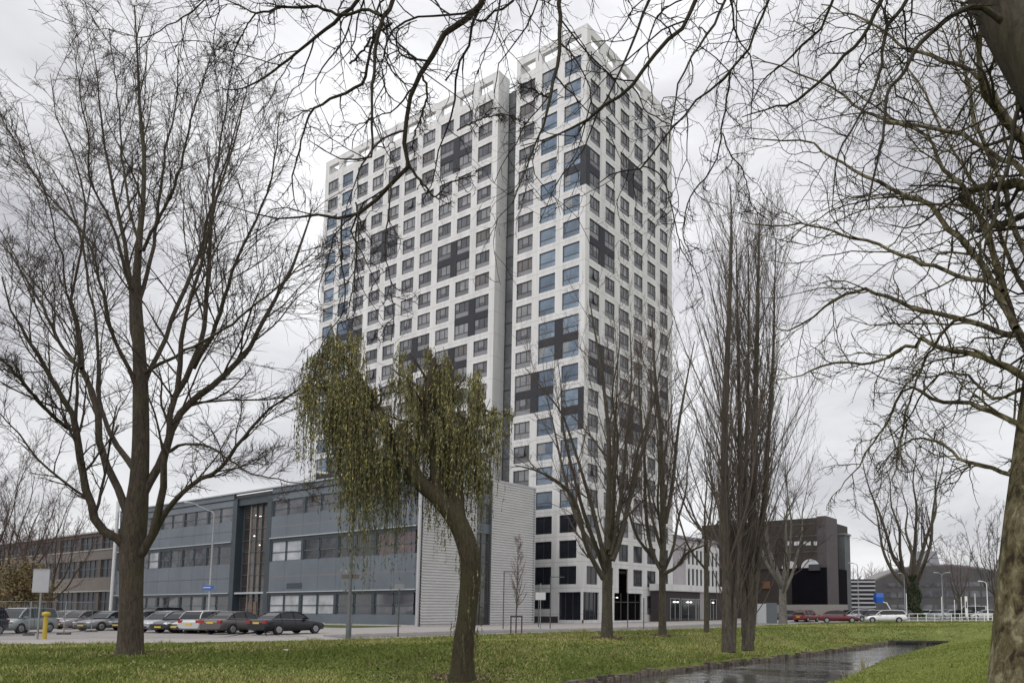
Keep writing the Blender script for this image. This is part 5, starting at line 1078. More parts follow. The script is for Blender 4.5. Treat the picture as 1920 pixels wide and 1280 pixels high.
    tone = np.clip(((lp[:, 2] - 3) / 5) + rng.normal(0, .25, n), 0, 1); mi = np.where(rng.random(n) < tone * .55, 0, 1); mi[rng.random(n) < .10 + .16 * tone] = 2; mi[rng.random(n) < .2] = 3
    link('foliage', arrays_mesh('foliage', V, np.arange(4 * n).reshape(-1, 4), ms, mi), root, True)
    V, F = tubes(S, SR, 3); link('hanging_twigs', arrays_mesh('hanging_twigs', V, F, [mat('willow_twig', (.10, .085, .035), .7)]), root, True)
    print('willow leaves', n)
willow()

# young tree with reddish twigs between two stakes
def sapling():
    rng = np.random.default_rng(61); b = G(967, 1190, 0.); b[2] = gz(b); d = depth(b)
    C = crom([(*b, .045), (b[0] + .02, b[1], b[2] + 1.6, .038), (b[0] + .05, b[1], b[2] + 3.5, .026), (b[0] + .08, b[1], b[2] + 6.3, .006)], 18); tr = (C[None, :, :3], C[None, :, 3])
    s2 = grow(*tr, rng, 34, .28, .97, .28, .72, 30, 8, .12, .08, 7, .45, .007); s3 = grow(*s2, rng, 7, .1, 1., .4, .3, 30, 8, .1, .12, 5, .6, .0055, lmin=.15); s4 = grow(*s3, rng, 3, .1, 1., .4, .3, 30, 8, .1, .12, 4, .6, .005, lmin=.12)
    tree_parts('sapling', [(*tr, 8)], [(*s2, 5), (*s3, 3), (*s4, 3)], bk_grey, mat('twig_red', (.16, .085, .085), .8), 'young slender tree with reddish twigs in front of the corrugated wall', 'tree', None, b)
    o = thing('tree_stakes', 'dark wooden stakes with a crossbar around the young tree', 'tree stakes', b); sm = mat('stake_wood', (.055, .045, .04), .9, .2, 8); rx, ry = _cy, _sy
    for k in (-.31, .36):
        mb = MB(); mb.tube([(k * rx, k * ry, -.2), (k * rx, k * ry, 1.55)], .04, sm, 8); mb.build('stake', o)
    mb = MB(); mb.obox((-.33 * rx, -.33 * ry, 1.5), (.38 * rx, .38 * ry, 1.5), .04, .08, sm); mb.build('crossbar', o)
sapling()

# mauve trees far left, leafy bush, and woods on the skyline
for (px, d, H, sp, sd, lb) in ((8, 82, 19, 6.5, 71, 'fine-twigged mauve bare tree at the far left behind the parked cars'), (92, 96, 17, 5.5, 72, 'smaller mauve bare tree behind the cars, left of the big tree trunk'), (-60, 78, 21, 7, 73, 'bare tree cut off by the left edge of the picture')):
    b = Pd(px, 1160, d); b[2] = 0; bare_tree('bare_tree', lb, b, H, .25, 2.5, 8, sp, sd, bk_brown, tw_mauve, 9, 7, 5, .012, up2=.06)
def bush(label, c, rad, n, size, ms, seed, name='bush', cat='bush', group=None):
    rng = np.random.default_rng(seed); root = thing(name, label, cat, (c[0], c[1], c[2]), 0, group); cl = unit(rng.standard_normal((26, 3))) * rng.uniform(.25, .8, (26, 1)); cl[:, 2] = np.abs(cl[:, 2])
    k = rng.integers(0, 26, n); p = (cl[k] + rng.normal(0, .17, (n, 3))) * rad + np.array([c[0], c[1], c[2] + rad[2] * .12]); p[:, 2] = np.maximum(p[:, 2], c[2] + .05)
    leaf_cloud('foliage', p, size, ms, rng, root); st = np.array([[0, 0, 0.]]) + np.array(c)
    e = (cl * rad + np.array(c)); P = np.stack([np.broadcast_to(c, e.shape) + (e - c) * t + np.array([0, 0, .15]) * math.sin(3 * t) for t in np.linspace(0, 1, 5)], 1); V, F = tubes(P, np.full(P.shape[:2], .03) * np.linspace(1, .3, 5), 4)
    link('stems', arrays_mesh('stems', V, F, [bk_brown]), root, True)
aut = [mat('leaf_autumn', (.17, .12, .03), .7), mat('leaf_olive', (.09, .085, .03), .7), mat('leaf_brown', (.11, .065, .03), .7)]
b = Pd(25, 1160, 66); bush('yellow-leaved autumn tree at the far left in front of the brown wing', (b[0], b[1], 2.0), np.array([3.4, 3.4, 4.6]), 5200, .22, aut, 81, 'autumn_tree', 'tree')
b = Pd(-35, 1160, 60); bush('olive autumn shrub cut by the left edge behind the cars', (b[0], b[1], 0), np.array([3., 3., 4.6]), 3000, .22, aut, 82)
evg = [mat('shrub_green', (.035, .055, .02), .7), mat('shrub_dark', (.025, .035, .018), .7)]
def wood(label, pxs, d, hs, seed, tw):
    rng = np.random.default_rng(seed); P, R = [], []
    for px in pxs:
        b = Pd(px, 1141, d * rng.uniform(.92, 1.08)); b[2] = 0; H = hs * rng.uniform(.75, 1.1)
        c = crom([(*b, .22), (b[0] + rng.normal(0, .5), b[1], H * .5, .14), (b[0] + rng.normal(0, 1), b[1], H, .04)], 10); P.append(c[:, :3]); R.append(c[:, 3])
    P, R = np.array(P), np.array(R); s2 = grow(P, R, rng, 16, .2, 1., .36, .5, 34, 9, .12, .08, 5, .5, .05); s3 = grow(*s2, rng, 7, .15, 1., .4, .3, 35, 10, .08, .14, 4, .6, .035)
    V, F, M = join([(*tubes(P, R, 5), 0), (*tubes(*s2, 3), 0), (*tubes(*s3, 3), 0)]); tag(link('distant_wood', arrays_mesh('distant_wood', V, F, [tw]), None), label, 'wood', kind='stuff')
wood('hazy strip of bare woodland on the skyline at the right', list(np.linspace(1598, 1700, 24)) + list(np.linspace(1790, 1990, 34)), 235, 13, 91, mat('twig_far', (.16, .125, .125), .9))
wood('bare woodland on the skyline beyond the brown wing', list(np.linspace(-120, 215, 46)), 210, 22, 92, MATS['twig_far'])
for (px, py, d, r, sd, lb) in ((1800, 1118, 140, 4.5, 95, 'distant bare tree between the ivy-clad tree and the plane trunk'), (1868, 1118, 120, 5, 96, 'bare tree just left of the plane trunk beyond the railing')):
    b = Pd(px, 1150, d); b[2] = 0; bare_tree('bare_tree', lb, b, 14 if px < 1850 else 17, .28, 3, 7, r, sd, bk_grey, MATS['twig_far'] if px < 1850 else tw_brown, 8, 6, 4, .018, up2=.03)

# ------------------------------------------------------------------ cars
tyre = mat('tyre', (.015, .015, .016), .85); rimm = mat('alloy', (.35, .35, .37), .35, metal=.8); blackp = mat('black_plastic', (.02, .02, .022), .6)
cgl = mat('car_glass', (.012, .014, .017), .06, spec=.45); cgl2 = mat('car_glass_pale', (.075, .09, .10), .06, spec=.9); redl = mat('tail_lamp', (.30, .012, .012), .2); headl = mat('head_lamp', (.60, .62, .64), .12); plate = mat('yellow_plate', (.62, .42, .03), .5)
# length, width, roof z, waist z, bonnet z, cabin: base front/back, roof front/back, boot z (x runs from nose 0 to tail L)
KIND = {'sedan': (4.6, 1.80, 1.42, .92, .78, (1.30, 4.05, 2.05, 3.25), .98), 'hatch': (4.05, 1.72, 1.45, .92, .80, (1.05, 3.95, 1.80, 3.50), .95),
        'wagon': (4.7, 1.80, 1.47, .93, .80, (1.30, 4.62, 2.00, 4.25), .98), 'suv': (4.6, 1.85, 1.72, 1.05, .98, (1.20, 4.50, 1.85, 4.15), 1.05), 'mpv': (4.2, 1.75, 1.66, 1.0, .92, (.75, 4.12, 1.50, 3.90), 1.0), 'van': (4.9, 1.95, 2.1, 1.15, 1.05, (.7, 4.85, 1.3, 4.8), 1.15)}
def paint(name, c): return mat('paint_' + name, c, .35, .02, 1, metal=.1, coat=.35, spec=.35)
def car(kind, pname, col, px, py, phi, label, group='parked cars', d=None, name=None, z=0.01):
    """phi: heading in degrees, 0 = nose to picture right, 90 = nose away, at that spot"""
    L, W, zr, zw, zbn, (cb0, cb1, cr0, cr1), zbt = KIND[kind]
    p = G(px, py, 0) if d is None else Pd(px, 1141, d); r = ray(px, 1141); vx = np.array([r[0], r[1]]) / math.hypot(r[0], r[1]); rt = math.atan2(-vx[0], vx[1]); yaw = rt + R_(phi)     # heading of the nose
    root = thing(name or {'sedan': 'saloon_car', 'hatch': 'hatchback_car', 'wagon': 'estate_car', 'suv': 'suv_car', 'mpv': 'people_carrier', 'van': 'van'}[kind], label, 'van' if kind == 'van' else 'car', (p[0], p[1], z), yaw, group)
    X = lambda x: L / 2 - x           # nose at +x
    body = paint(pname, col); hw = W / 2
    st = [(0, .80, .34, .60), (.10, .90, .26, .66), (.5, .97, .22, zbn - .03), (cb0 - .15, 1., .20, zbn + .05), (cb0 + .25, 1., .20, zw), (2.2, 1., .20, zw + .01), (3.2, 1., .20, zw + .02), (min(cb1, L - .35), .99, .22, zbt), (L - .12, .94, .26, zbt - .04), (L, .86, .34, zbt - .24)]
    mb = MB(); secs = []
    for x, wf_, z0, z1 in st:
        w_ = hw * wf_; h = z1 - z0; secs.append([(X(x), s * a * w_, z0 + b * h) for s, a, b in ((-1, .55, 0), (-1, .93, .06), (-1, 1., .38), (-1, .985, .72), (-1, .90, .96), (-1, .70, 1.0), (1, .70, 1.0), (1, .90, .96), (1, .985, .72), (1, 1., .38), (1, .93, .06), (1, .55, 0))])
    vs = [q for s in secs for q in s]; n = 12; fs = []
    for i in range(len(secs) - 1):
        for k in range(n): fs.append((i * n + k, (i + 1) * n + k, (i + 1) * n + (k + 1) % n, i * n + (k + 1) % n))
    fs += [tuple(range(n)), tuple(range((len(secs) - 1) * n, len(secs) * n))[::-1]]
    mb.mesh(vs, fs[:-2], body, True); mb.mesh(vs[:n], [tuple(range(n))], body); mb.mesh(vs[-n:], [tuple(range(n))[::-1]], body)
    # dark wheel arches
    for xw in (.86, L - .92):
        for s in (-1, 1):
            c = [(X(xw) + .36 * math.cos(a), s * (hw + .004), .33 + .36 * math.sin(a)) for a in np.linspace(-.35, math.pi + .35, 18)]; mb.poly(c if s < 0 else c[::-1], blackp)
    for x in (cb0 + 1.15, cb0 + 2.15):
        for s in (-1, 1): mb.box(X(x) - .006, X(x) + .006, s * (hw * .99), s * (hw + .003), .32, zw - .03, blackp)
    mb.build('body', root)
    # cabin of glass with painted roof and pillars
    tb, tr_ = hw * .88, hw * .70; g = MB(); N_ = 8
    bot = [(X(cb0), zw - .03), (X(cb1), zbt - .02)]; prof = [(cb0, zw), (cb0 + (cr0 - cb0) * .55, zw + (zr - zw) * .62), (cr0, zr - .04), ((cr0 + cr1) / 2 - .2, zr), (cr1, zr - .05), (cr1 + (cb1 - cr1) * .6, zw + (zr - zw) * .52), (cb1, zbt - .01)]
    def wz(z): t = np.clip((z - zw) / (zr - zw), 0, 1); return tb + (tr_ - tb) * t
    for s in (-1, 1):
        pts = [(X(x), s * wz(z), z) for x, z in prof]; g.poly(pts if s > 0 else pts[::-1], cgl2 if kind in ('mpv',) else cgl)
    for (xa, za), (xb, zb_) in zip(prof[:-1], prof[1:]): g.poly([(X(xa), -wz(za), za), (X(xa), wz(za), za), (X(xb), wz(zb_), zb_), (X(xb), -wz(zb_), zb_)], cgl, False)
    g.build('windows', root)
    rf = MB(); rp = prof[2:5]
    for (xa, za), (xb, zb_) in zip(rp[:-1], rp[1:]):
        rf.mesh([(X(xa) + .02, -wz(za) - .012, za + .0), (X(xa) + .02, wz(za) + .012, za), (X(xb) - .02, wz(zb_) + .012, zb_), (X(xb) - .02, -wz(zb_) - .012, zb_), (X(xa), -wz(za) * .9, za + .035), (X(xa), wz(za) * .9, za + .035), (X(xb), wz(zb_) * .9, zb_ + .035), (X(xb), -wz(zb_) * .9, zb_ + .035)], [(4, 5, 6, 7), (0, 4, 7, 3), (1, 2, 6, 5), (0, 1, 5, 4), (3, 7, 6, 2)], body)
    for s in (-1, 1):
        for (xa, za), (xb, zb_) in zip(prof[:-1], prof[1:]): rf.obox((X(xa), s * (wz(za) + .004), za), (X(xb), s * (wz(zb_) + .004), zb_), .05, .06, body)
        for x in (cb0 + 1.15, cb0 + 2.12): rf.obox((X(x), s * (wz(zw) + .006), zw), (X(x + .05), s * (wz(zr - .05) + .006), zr - .05), .03, .07, blackp)
        rf.obox((X(cb0), s * (tb + .01), zw), (X(cb1), s * (tb + .01), zbt), .03, .03, body if kind != 'sedan' else mat('chrome', (.5, .5, .52), .2, metal=1.))
    rf.build('roof', root)
    for xw in (.86, L - .92):
        for s in (-1, 1):
            m = MB(); m.tube([(0, -.11, 0), (0, .11, 0)], [.315, .315], tyre, 20); o = m.build('wheel', root); o.location = (X(xw), s * (hw - .10), .315)
            m = MB(); m.tube([(0, s * .108, 0), (0, s * .125, 0)], [.205, .19], rimm, 14); 
            for k in range(5): a = k * 1.2566; m.obox((.0, s * .128, 0), (.19 * math.cos(a), s * .128, .19 * math.sin(a)), .02, .05, rimm)
            link('rim', m.data('rim'), o)
    for s in (-1, 1):
        m = MB(); m.mesh([(X(.02), s * hw * .50, zbn - .22), (X(.02), s * hw * .82, zbn - .20), (X(.30), s * hw * .96, zbn - .12), (X(.14), s * hw * .54, zbn - .08), (X(-.03), s * hw * .52, zbn - .16), (X(.06), s * hw * .87, zbn - .16)], [(0, 1, 5, 4), (4, 5, 2, 3), (0, 4, 3), (1, 2, 5)], headl); m.box(X(.03), X(.10), s * hw * .52, s * hw * .84, zbn - .20, zbn - .10, headl); m.build('headlight', root)
        m = MB(); m.box(X(L + .006), X(L - .16), s * hw * .58, s * hw * .90, zbt - .28, zbt - .10, redl); m.build('tail_lamp', root)
        m = MB(); m.box(X(cb0 + .45), X(cb0 + .30), s * (hw * .9), s * (hw + .12), zw + .0, zw + .12, body); m.build('wing_mirror', root)
    m = MB(); m.box(X(-.012), X(.04), -hw * .62, hw * .62, .30, .44, blackp); m.box(X(-.004), X(.06), -hw * .34, hw * .34, .50, .60, blackp); m.build('grille', root)
    m = MB(); m.box(X(-.025), X(-.012), -.26, .26, .36, .46, plate); m.build('number_plate', root)
    m = MB(); zz = zbt - .30 if kind == 'sedan' else .58; m.box(X(L + .02), X(L + .004), -.26, .26, zz, zz + .11, plate); m.build('number_plate', root)
    return root
PL = 'cars parked in front of the grey-blue building'
car('sedan', 'black', (.012, .013, .018), 538, 1188, 41, 'black saloon, rightmost car of the row before the grey-blue building', PL)
car('sedan', 'taupe', (.10, .085, .085), 446, 1187, 47, 'taupe grey saloon parked next to the black saloon, half hidden by it', PL)
car('wagon', 'silver', (.46, .47, .47), 405, 1185.5, 48, 'pale silver estate seen from behind, between the taupe saloon and the cream hatchback', PL)
car('hatch', 'cream', (.42, .42, .40), 371, 1185, 226, 'small cream-grey hatchback nose-out between the dark hatchback and the silver estate', PL)
car('hatch', 'slate', (.035, .042, .048), 344, 1185, 224, 'dark slate hatchback between the cream hatchback and the silver hatchback', PL)
car('hatch', 'silverblue', (.30, .31, .33), 312, 1184, 222, 'silver hatchback just right of the black off-road car by the big tree', PL)
car('suv', 'night', (.014, .016, .022), 290, 1177, 222, 'tall black off-road car just right of the big tree trunk', PL)
car('sedan', 'darkgrey', (.17, .17, .18), 205, 1181, 222, 'grey saloon nose-out just left of the big tree trunk', PL)
car('sedan', 'wine', (.075, .028, .036), 186, 1176, 222, 'dark wine-red saloon left of the big tree trunk behind the grey saloon', PL)
car('hatch', 'rosegrey', (.22, .19, .195), 152, 1178, 222, 'rose-grey hatchback behind the wire fence, right of the yellow post', PL)
car('hatch', 'palegrey', (.40, .41, .42), 124, 1176.5, 222, 'pale grey hatchback behind the wire fence just right of the yellow post', PL)
car('mpv', 'greygreen', (.24, .265, .26), 42, 1186, 232, 'silver-green people carrier facing the camera behind the yellow post', PL)
car('suv', 'midnight', (.02, .022, .035), -66, 1192, 235, 'dark blue car cut by the left edge of the picture', PL)
car('wagon', 'silverfar', (.33, .36, .40), -12, 1177, 228, 'silver-blue car at the far left edge behind the dark blue one', PL)
car('hatch', 'graphite', (.06, .063, .07), 232, 1178.5, 222, 'graphite hatchback mostly hidden by the big tree trunk', PL)
car('sedan', 'burgundy', (.10, .045, .05), 98, 1176, 222, 'burgundy saloon behind the wire fence, above the yellow post', PL)
car('hatch', 'steel', (.20, .215, .23), 262, 1180.5, 222, 'steel grey hatchback peeking out right behind the big tree trunk', PL)
PR = 'cars parked by the road on the right'
car('wagon', 'white', (.68, .69, .69), 1661, 1167, 182, 'white estate car parked by the white railing', PR)
car('sedan', 'red', (.12, .018, .022), 1572, 1165.5, 4, 'red car in front of the louvred hall', PR, d=86)
car('hatch', 'rust', (.15, .035, .028), 1512, 1163, 60, 'rust-red small car by the low pale wall', PR, d=92)
car('sedan', 'plum', (.05, .04, .055), 1472, 1163, 178, 'dark plum car by the low pale wall left of the rust-red one', PR, d=94)
car('wagon', 'ash', (.36, .37, .39), 1603, 1160, 200, 'ash grey estate behind the red car', PR, d=104)
car('hatch', 'pearl', (.46, .47, .49), 1630, 1160, 215, 'pearl hatchback behind the bonnet of the white estate', PR, d=108)
car('sedan', 'coal', (.04, .042, .05), 1632, 1162, 200, 'charcoal car just behind the nose of the white estate', PR, d=95)
for i, (px, pn, c, kd, lb) in enumerate(((1703, 'pearl', (.46, .47, .49), 'hatch', 'pearl small car seen through the left end of the white railing'), (1752, 'mint', (.33, .38, .37), 'sedan', 'mint-grey car beside the tall twin lamp behind the railing'), (1784, 'ash', (.36, .37, .39), 'sedan', 'ash grey car behind the middle of the railing'),
        (1800, 'slate', (.035, .042, .048), 'hatch', 'dark hatchback next to the white upright sign'), (1822, 'white', (.68, .69, .69), 'van', 'white van beyond the railing, the tallest vehicle there'), (1848, 'silver', (.46, .47, .47), 'wagon', 'silver estate near the plane trunk behind the railing'), (1874, 'coal', (.04, .042, .05), 'hatch', 'dark car beside the plane trunk'))):
    car(kd, pn, c, px, 1150, 150 + 20 * (i % 3), lb, 'cars beyond the white railing', d=(122 if kd != 'van' else 135) - i * 1.2)

for px, pn, c, kd, ph, dd, lb in ((1588, 'coal', (.04, .042, .05), 'hatch', 160, 112, 'dark hatchback behind the ash grey estate, left edge of the louvred hall'), (1616, 'pearl', (.46, .47, .49), 'mpv', 190, 118, 'pearl people carrier in the second row before the louvred hall'), (1650, 'silver', (.46, .47, .47), 'sedan', 175, 116, 'silver saloon in the second row below the blue canopy'), (1680, 'slate', (.035, .042, .048), 'wagon', 200, 112, 'slate estate just behind the tail of the white estate'),
        (1728, 'white', (.68, .69, .69), 'hatch', 165, 128, 'white hatchback behind the railing right of the ivy-clad trunk'), (1766, 'silver', (.46, .47, .47), 'wagon', 170, 132, 'silver estate directly behind the twin lamp'), (1812, 'coal', (.04, .042, .05), 'sedan', 185, 130, 'dark saloon directly behind the white upright sign'), (1862, 'white', (.68, .69, .69), 'sedan', 170, 130, 'white saloon between the silver estate and the plane trunk')):
    car(kd, pn, c, px, 1150, ph, lb, 'second row of cars on the right', d=dd)

# ------------------------------------------------------------------ lamps, posts, signs, fences
steel = mat('galvanised_steel', (.24, .25, .25), .45, .08, 3, metal=.5); dgrey = mat('dark_post', (.075, .08, .08), .6, .1, 4); wpaint = mat('white_paint', (.72, .73, .72), .5, .04, 2)
lens = mat('lamp_lens', (.62, .62, .60), .25)
def street_lamp(label, b, H, arm, ang, r=.085, m=dgrey, group='street lamps', twin=False, droop=.2):
    root = thing('street_lamp', label, 'lamp', (b[0], b[1], b[2] if len(b) > 2 else 0), ang, group)
    mb = MB(); mb.tube([(0, 0, -.1), (0, 0, 1.2), (0, 0, 1.25), (0, 0, H - .4)], [r * 1.5, r * 1.45, r, r * .7], m, 12); mb.build('pole', root)
    for s in ((1, -1) if twin else (1,)):
        a = MB(); a.tube([(0, 0, H - .4), (.02 * s, 0, H - .15), (.18 * s, 0, H + .05), (.5 * s, 0, H + .12), (arm * s, 0, H + .12 + droop)], [r * .7, r * .65, r * .55, r * .5, r * .45], m, 8); a.build('arm', root)
        h = MB(); x = arm * s; zz = H + .12 + droop
        h.mesh([(x - .05 * s, -.06, zz - .03), (x + .6 * s, -.12, zz + .0), (x + .6 * s, .12, zz + .0), (x - .05 * s, .06, zz - .03), (x - .05 * s, -.05, zz + .06), (x + .6 * s, -.08, zz + .12), (x + .6 * s, .08, zz + .12), (x - .05 * s, .05, zz + .06)], [(0, 1, 2, 3), (4, 5, 6, 7), (0, 1, 5, 4), (1, 2, 6, 5), (2, 3, 7, 6), (3, 0, 4, 7)], lens if m is not steel else m); h.build('lamp_head', root)
    return root
VR = YAW + math.pi   # turned so that the arm points to picture left
b = G(653, 1197, 0.0); b[2] = gz(b)
street_lamp('tall grey street lamp at the grass edge before the grey-blue building', b, 9.0, 1.45, VR + .15, .10)
o = thing('post_signs', 'small brown signs on the tall grey street lamp', 'sign', (b[0], b[1], 3.35)); 
for s, w_ in ((-1, .38), (1, .36)): mb = MB(); mb.obox((.10 * s * _cy, .10 * s * _sy, 0), ((.10 + w_) * s * _cy, (.10 + w_) * s * _sy, 0), .03, .24, mat('sign_back', (.10, .085, .07), .6)); mb.build('sign_plate', o)
b = Pd(391, 1150, 56); street_lamp('pale steel street lamp among the parked cars left of the glazed stair bay', (b[0], b[1], 0), 9.0, 1.6, VR + .1, .085, steel, droop=.55)
o = thing('street_sign', 'small blue sign on the pale steel lamp post among the cars', 'sign', (b[0], b[1], 3.2)); mb = MB(); mb.obox((-.5 * _cy + .1 * _sy, -.5 * _sy - .1 * _cy, 0), (.32 * _cy + .1 * _sy, .32 * _sy - .1 * _cy, 0), .03, .36, mat('sign_blue', (.04, .10, .32), .4)); mb.build('sign_plate', o)
mb = MB(); mb.obox((-.42 * _cy + .12 * _sy, -.42 * _sy - .12 * _cy, .02), (.1 * _cy + .12 * _sy, .1 * _sy - .12 * _cy, .02), .03, .05, wpaint); mb.build('sign_stripe', o)
b = G(746, 1195, 0.0); b[2] = gz(b); o = thing('sign_post', 'short grey post with a small box sign, right of the tall lamp', 'sign post', b)
mb = MB(); mb.tube([(0, 0, -.1), (0, 0, 3.05)], .045, dgrey, 10); mb.build('post', o)
mb = MB(); mb.obox((-.27 * _cy, -.27 * _sy, 3.2), (.27 * _cy, .27 * _sy, 3.2), .08, .30, mat('box_sign', (.20, .21, .22), .5)); mb.build('sign_box', o)
# posts by the tower
for px, ytop, d, lb in ((1010, 1098, 66, 'thin grey post beside the corner of the corrugated wall'), (1032, 1080, 60, 'slim post with a short bracket before the tower corner column'), (1177, 1110, 62, 'thin post in front of the tower entrance'), (944, 1070, 60, 'thin dark pole in front of the corrugated wall, left of the young tree'), (1207, 1120, 60, 'low slim post right of the tower entrance')):
    b = Pd(px, 1141, d); b[2] = 0; H = Pd(px, ytop, d)[2]; o = thing('pole', lb, 'pole', b, 0, 'thin posts along the road'); mb = MB(); mb.tube([(0, 0, 0), (0, 0, H)], .045, dgrey, 8); mb.build('post', o)
    if px in (1032, 944): mb = MB(); mb.obox((0, 0, H - .05), (1.1 * _cy, 1.1 * _sy, H - .05), .07, .07, dgrey); mb.build('bracket', o)
b = Pd(1003, 1141, 61); o = thing('notice_board', 'small pale sign plate at the foot of the corrugated wall', 'sign', (b[0] + .6, b[1], 0)); mb = MB(); mb.tube([(0, 0, 0), (0, 0, 3.7)], .04, steel, 8); mb.build('post', o)
mb = MB(); z1_ = Pd(1003, 1117, 61)[2]; mb.obox((-.42 * _cy + .06 * _sy, -.42 * _sy - .06 * _cy, z1_), (.42 * _cy + .06 * _sy, .42 * _sy - .06 * _cy, z1_), .03, .62, mat('pale_sign', (.5, .5, .49), .5)); mb.build('sign_plate', o)
# right hand side lamps
def rlamp(px, ytop, d, arm, lb, twin=False, m=steel): b = Pd(px, 1141, d); street_lamp(lb, (b[0], b[1], 0), Pd(px, ytop, d)[2] - .1, arm, VR, .065, m, twin=twin, droop=.02)
rlamp(1610, 1056, 92, .55, 'steel street lamp in front of the louvred hall'); rlamp(1768, 1074, 90, .4, 'tall twin-headed lamp behind the white railing', True); rlamp(1852, 1090, 96, .5, 'small lamp near the plane trunk beyond the railing', m=wpaint)
rlamp(1697, 1075, 104, .3, 'thin lamp post just left of the ivy-clad trunk')
for i, (px, yt, d) in enumerate(((1766, 1118, 96), (1803, 1118, 98), (1829, 1112, 100), (1790, 1124, 110), (1700, 1112, 96))):
    b = Pd(px, 1141, d); o = thing('flagpole', ('white bollard pole near the twin lamp', 'slim pale pole left of the white van', 'slim pale pole right of the white van', 'grey pole left of the upright sign', 'short pale pole by the ivy-clad tree')[i], 'pole', (b[0], b[1], 0), 0, 'poles beyond the railing'); mb = MB(); mb.tube([(0, 0, 0), (0, 0, Pd(px, yt, d)[2])], .05, wpaint, 8); mb.build('post', o)
b = Pd(1812, 1141, 97); o = thing('upright_sign', 'narrow white upright sign with dark letters beyond the railing', 'sign', (b[0], b[1], 0)); mb = MB(); H = Pd(1812, 1117, 97)[2]
mb.obox((-.16 * _cy, -.16 * _sy, H / 2 + .3), (.16 * _cy, .16 * _sy, H / 2 + .3), .12, H - .6, wpaint); mb.build('panel', o); mb = MB(); mb.obox((-.08 * _cy + .07 * _sy, -.08 * _sy - .07 * _cy, H * .66), (.08 * _cy + .07 * _sy, .08 * _sy - .07 * _cy, H * .66), .02, .9, dgrey); mb.build('lettering', o)
# white railing
def railing(label, pa, pb, n, h=1.05):
    A, B = Vector((pa[0], pa[1], 0)), Vector((pb[0], pb[1], 0)); o = thing('railing', label, 'railing', A); D_ = B - A
    for k in range(n + 1):
        q = D_ * (k / n); mb = MB(); mb.tube([q, q + Vector((0, 0, h))], .05, wpaint, 8); mb.build('post', o)
    for z in (h - .02, h * .52): mb = MB(); mb.obox(Vector((0, 0, z)), D_ + Vector((0, 0, z)), .06, .07, wpaint); mb.build('rail', o)
railing('white painted two-bar railing along the road at the right', Pd(1704, 1141, 90), Pd(1905, 1141, 94), 13)
railing('pale low fence in front of the louvred hall', Pd(1592, 1141, 128), Pd(1650, 1141, 128), 8, 1.3)
# blue playful shelter on a bent pole
b = Pd(1648, 1141, 112); o = thing('blue_shelter', 'bright blue box-like canopy on a curved white pole behind the parked cars', 'canopy', (b[0], b[1], 0)); bm_ = mat('bright_blue', (.02, .10, .42), .4, .1, 1)
H0, H1 = Pd(1648, 1130, 112)[2], Pd(1648, 1111, 112)[2]; mb = MB(); w_ = 7.5 / FPX * 112
vs = [(x * _cy * w_ - y * _sy * .8, x * _sy * w_ + y * _cy * .8, z) for z, k in ((H0, .75), (H0 + .9, 1.), (H1, .8)) for x, y in ((-k, -k), (k, -k * .9), (k, k), (-k, k))]
mb.mesh(vs, [(3, 2, 1, 0), (8, 9, 10, 11)] + [(i * 4 + k, i * 4 + (k + 1) % 4, (i + 1) * 4 + (k + 1) % 4, (i + 1) * 4 + k) for i in (0, 1) for k in range(4)], bm_); mb.build('canopy', o)
mb = MB(); mb.tube([(x * _cy, x * _sy, z) for x, z in ((1.9, 0), (1.7, 1.6), (1.2, 2.5), (.5, H0 + .2))], .09, wpaint, 8); mb.build('pole', o)
# left: yellow post, grey panel sign, wire fence
b = G(83, 1197, 0); o = thing('yellow_post', 'yellow marker post with a flat cap at the left', 'post', (b[0], b[1], 0)); ym = mat('yellow_paint', (.42, .30, .03), .5, .15, 4)
mb = MB(); mb.tube([(0, 0, 0), (0, 0, 1.22)], [.11, .10], ym, 14); mb.build('post', o); mb = MB(); mb.tube([(0, 0, 1.22), (0, 0, 1.28), (0, 0, 1.42), (0, 0, 1.46)], [.13, .20, .18, .05], ym, 14); mb.build('cap', o)
b = G(70, 1197, 0); o = thing('panel_sign', 'back of a large grey panel sign on a pole, left of the yellow post', 'sign', (b[0], b[1], 0)); d = depth(b)
zA, zB = Pd(70, 1110, d)[2], Pd(70, 1066, d)[2]; mb = MB(); mb.tube([(0, 0, 0), (0, 0, zB - .1)], .045, steel, 10); mb.build('post', o)
mb = MB(); mb.obox((-.44 * _cy - .05 * _sy * -1, -.44 * _sy - .05 * _cy, (zA + zB) / 2), (.44 * _cy + .05 * _sy, .44 * _sy - .05 * _cy, (zA + zB) / 2), .05, zB - zA, mat('panel_grey', (.33, .33, .35), .4, .05, 2, metal=.3)); mb.build('panel', o)
mb = MB(); mb.obox((-.44 * _cy + .06 * _sy, -.44 * _sy - .06 * _cy, zB - .02), (.44 * _cy + .06 * _sy, .44 * _sy - .06 * _cy, zB - .02), .07, .05, steel); mb.build('frame', o)
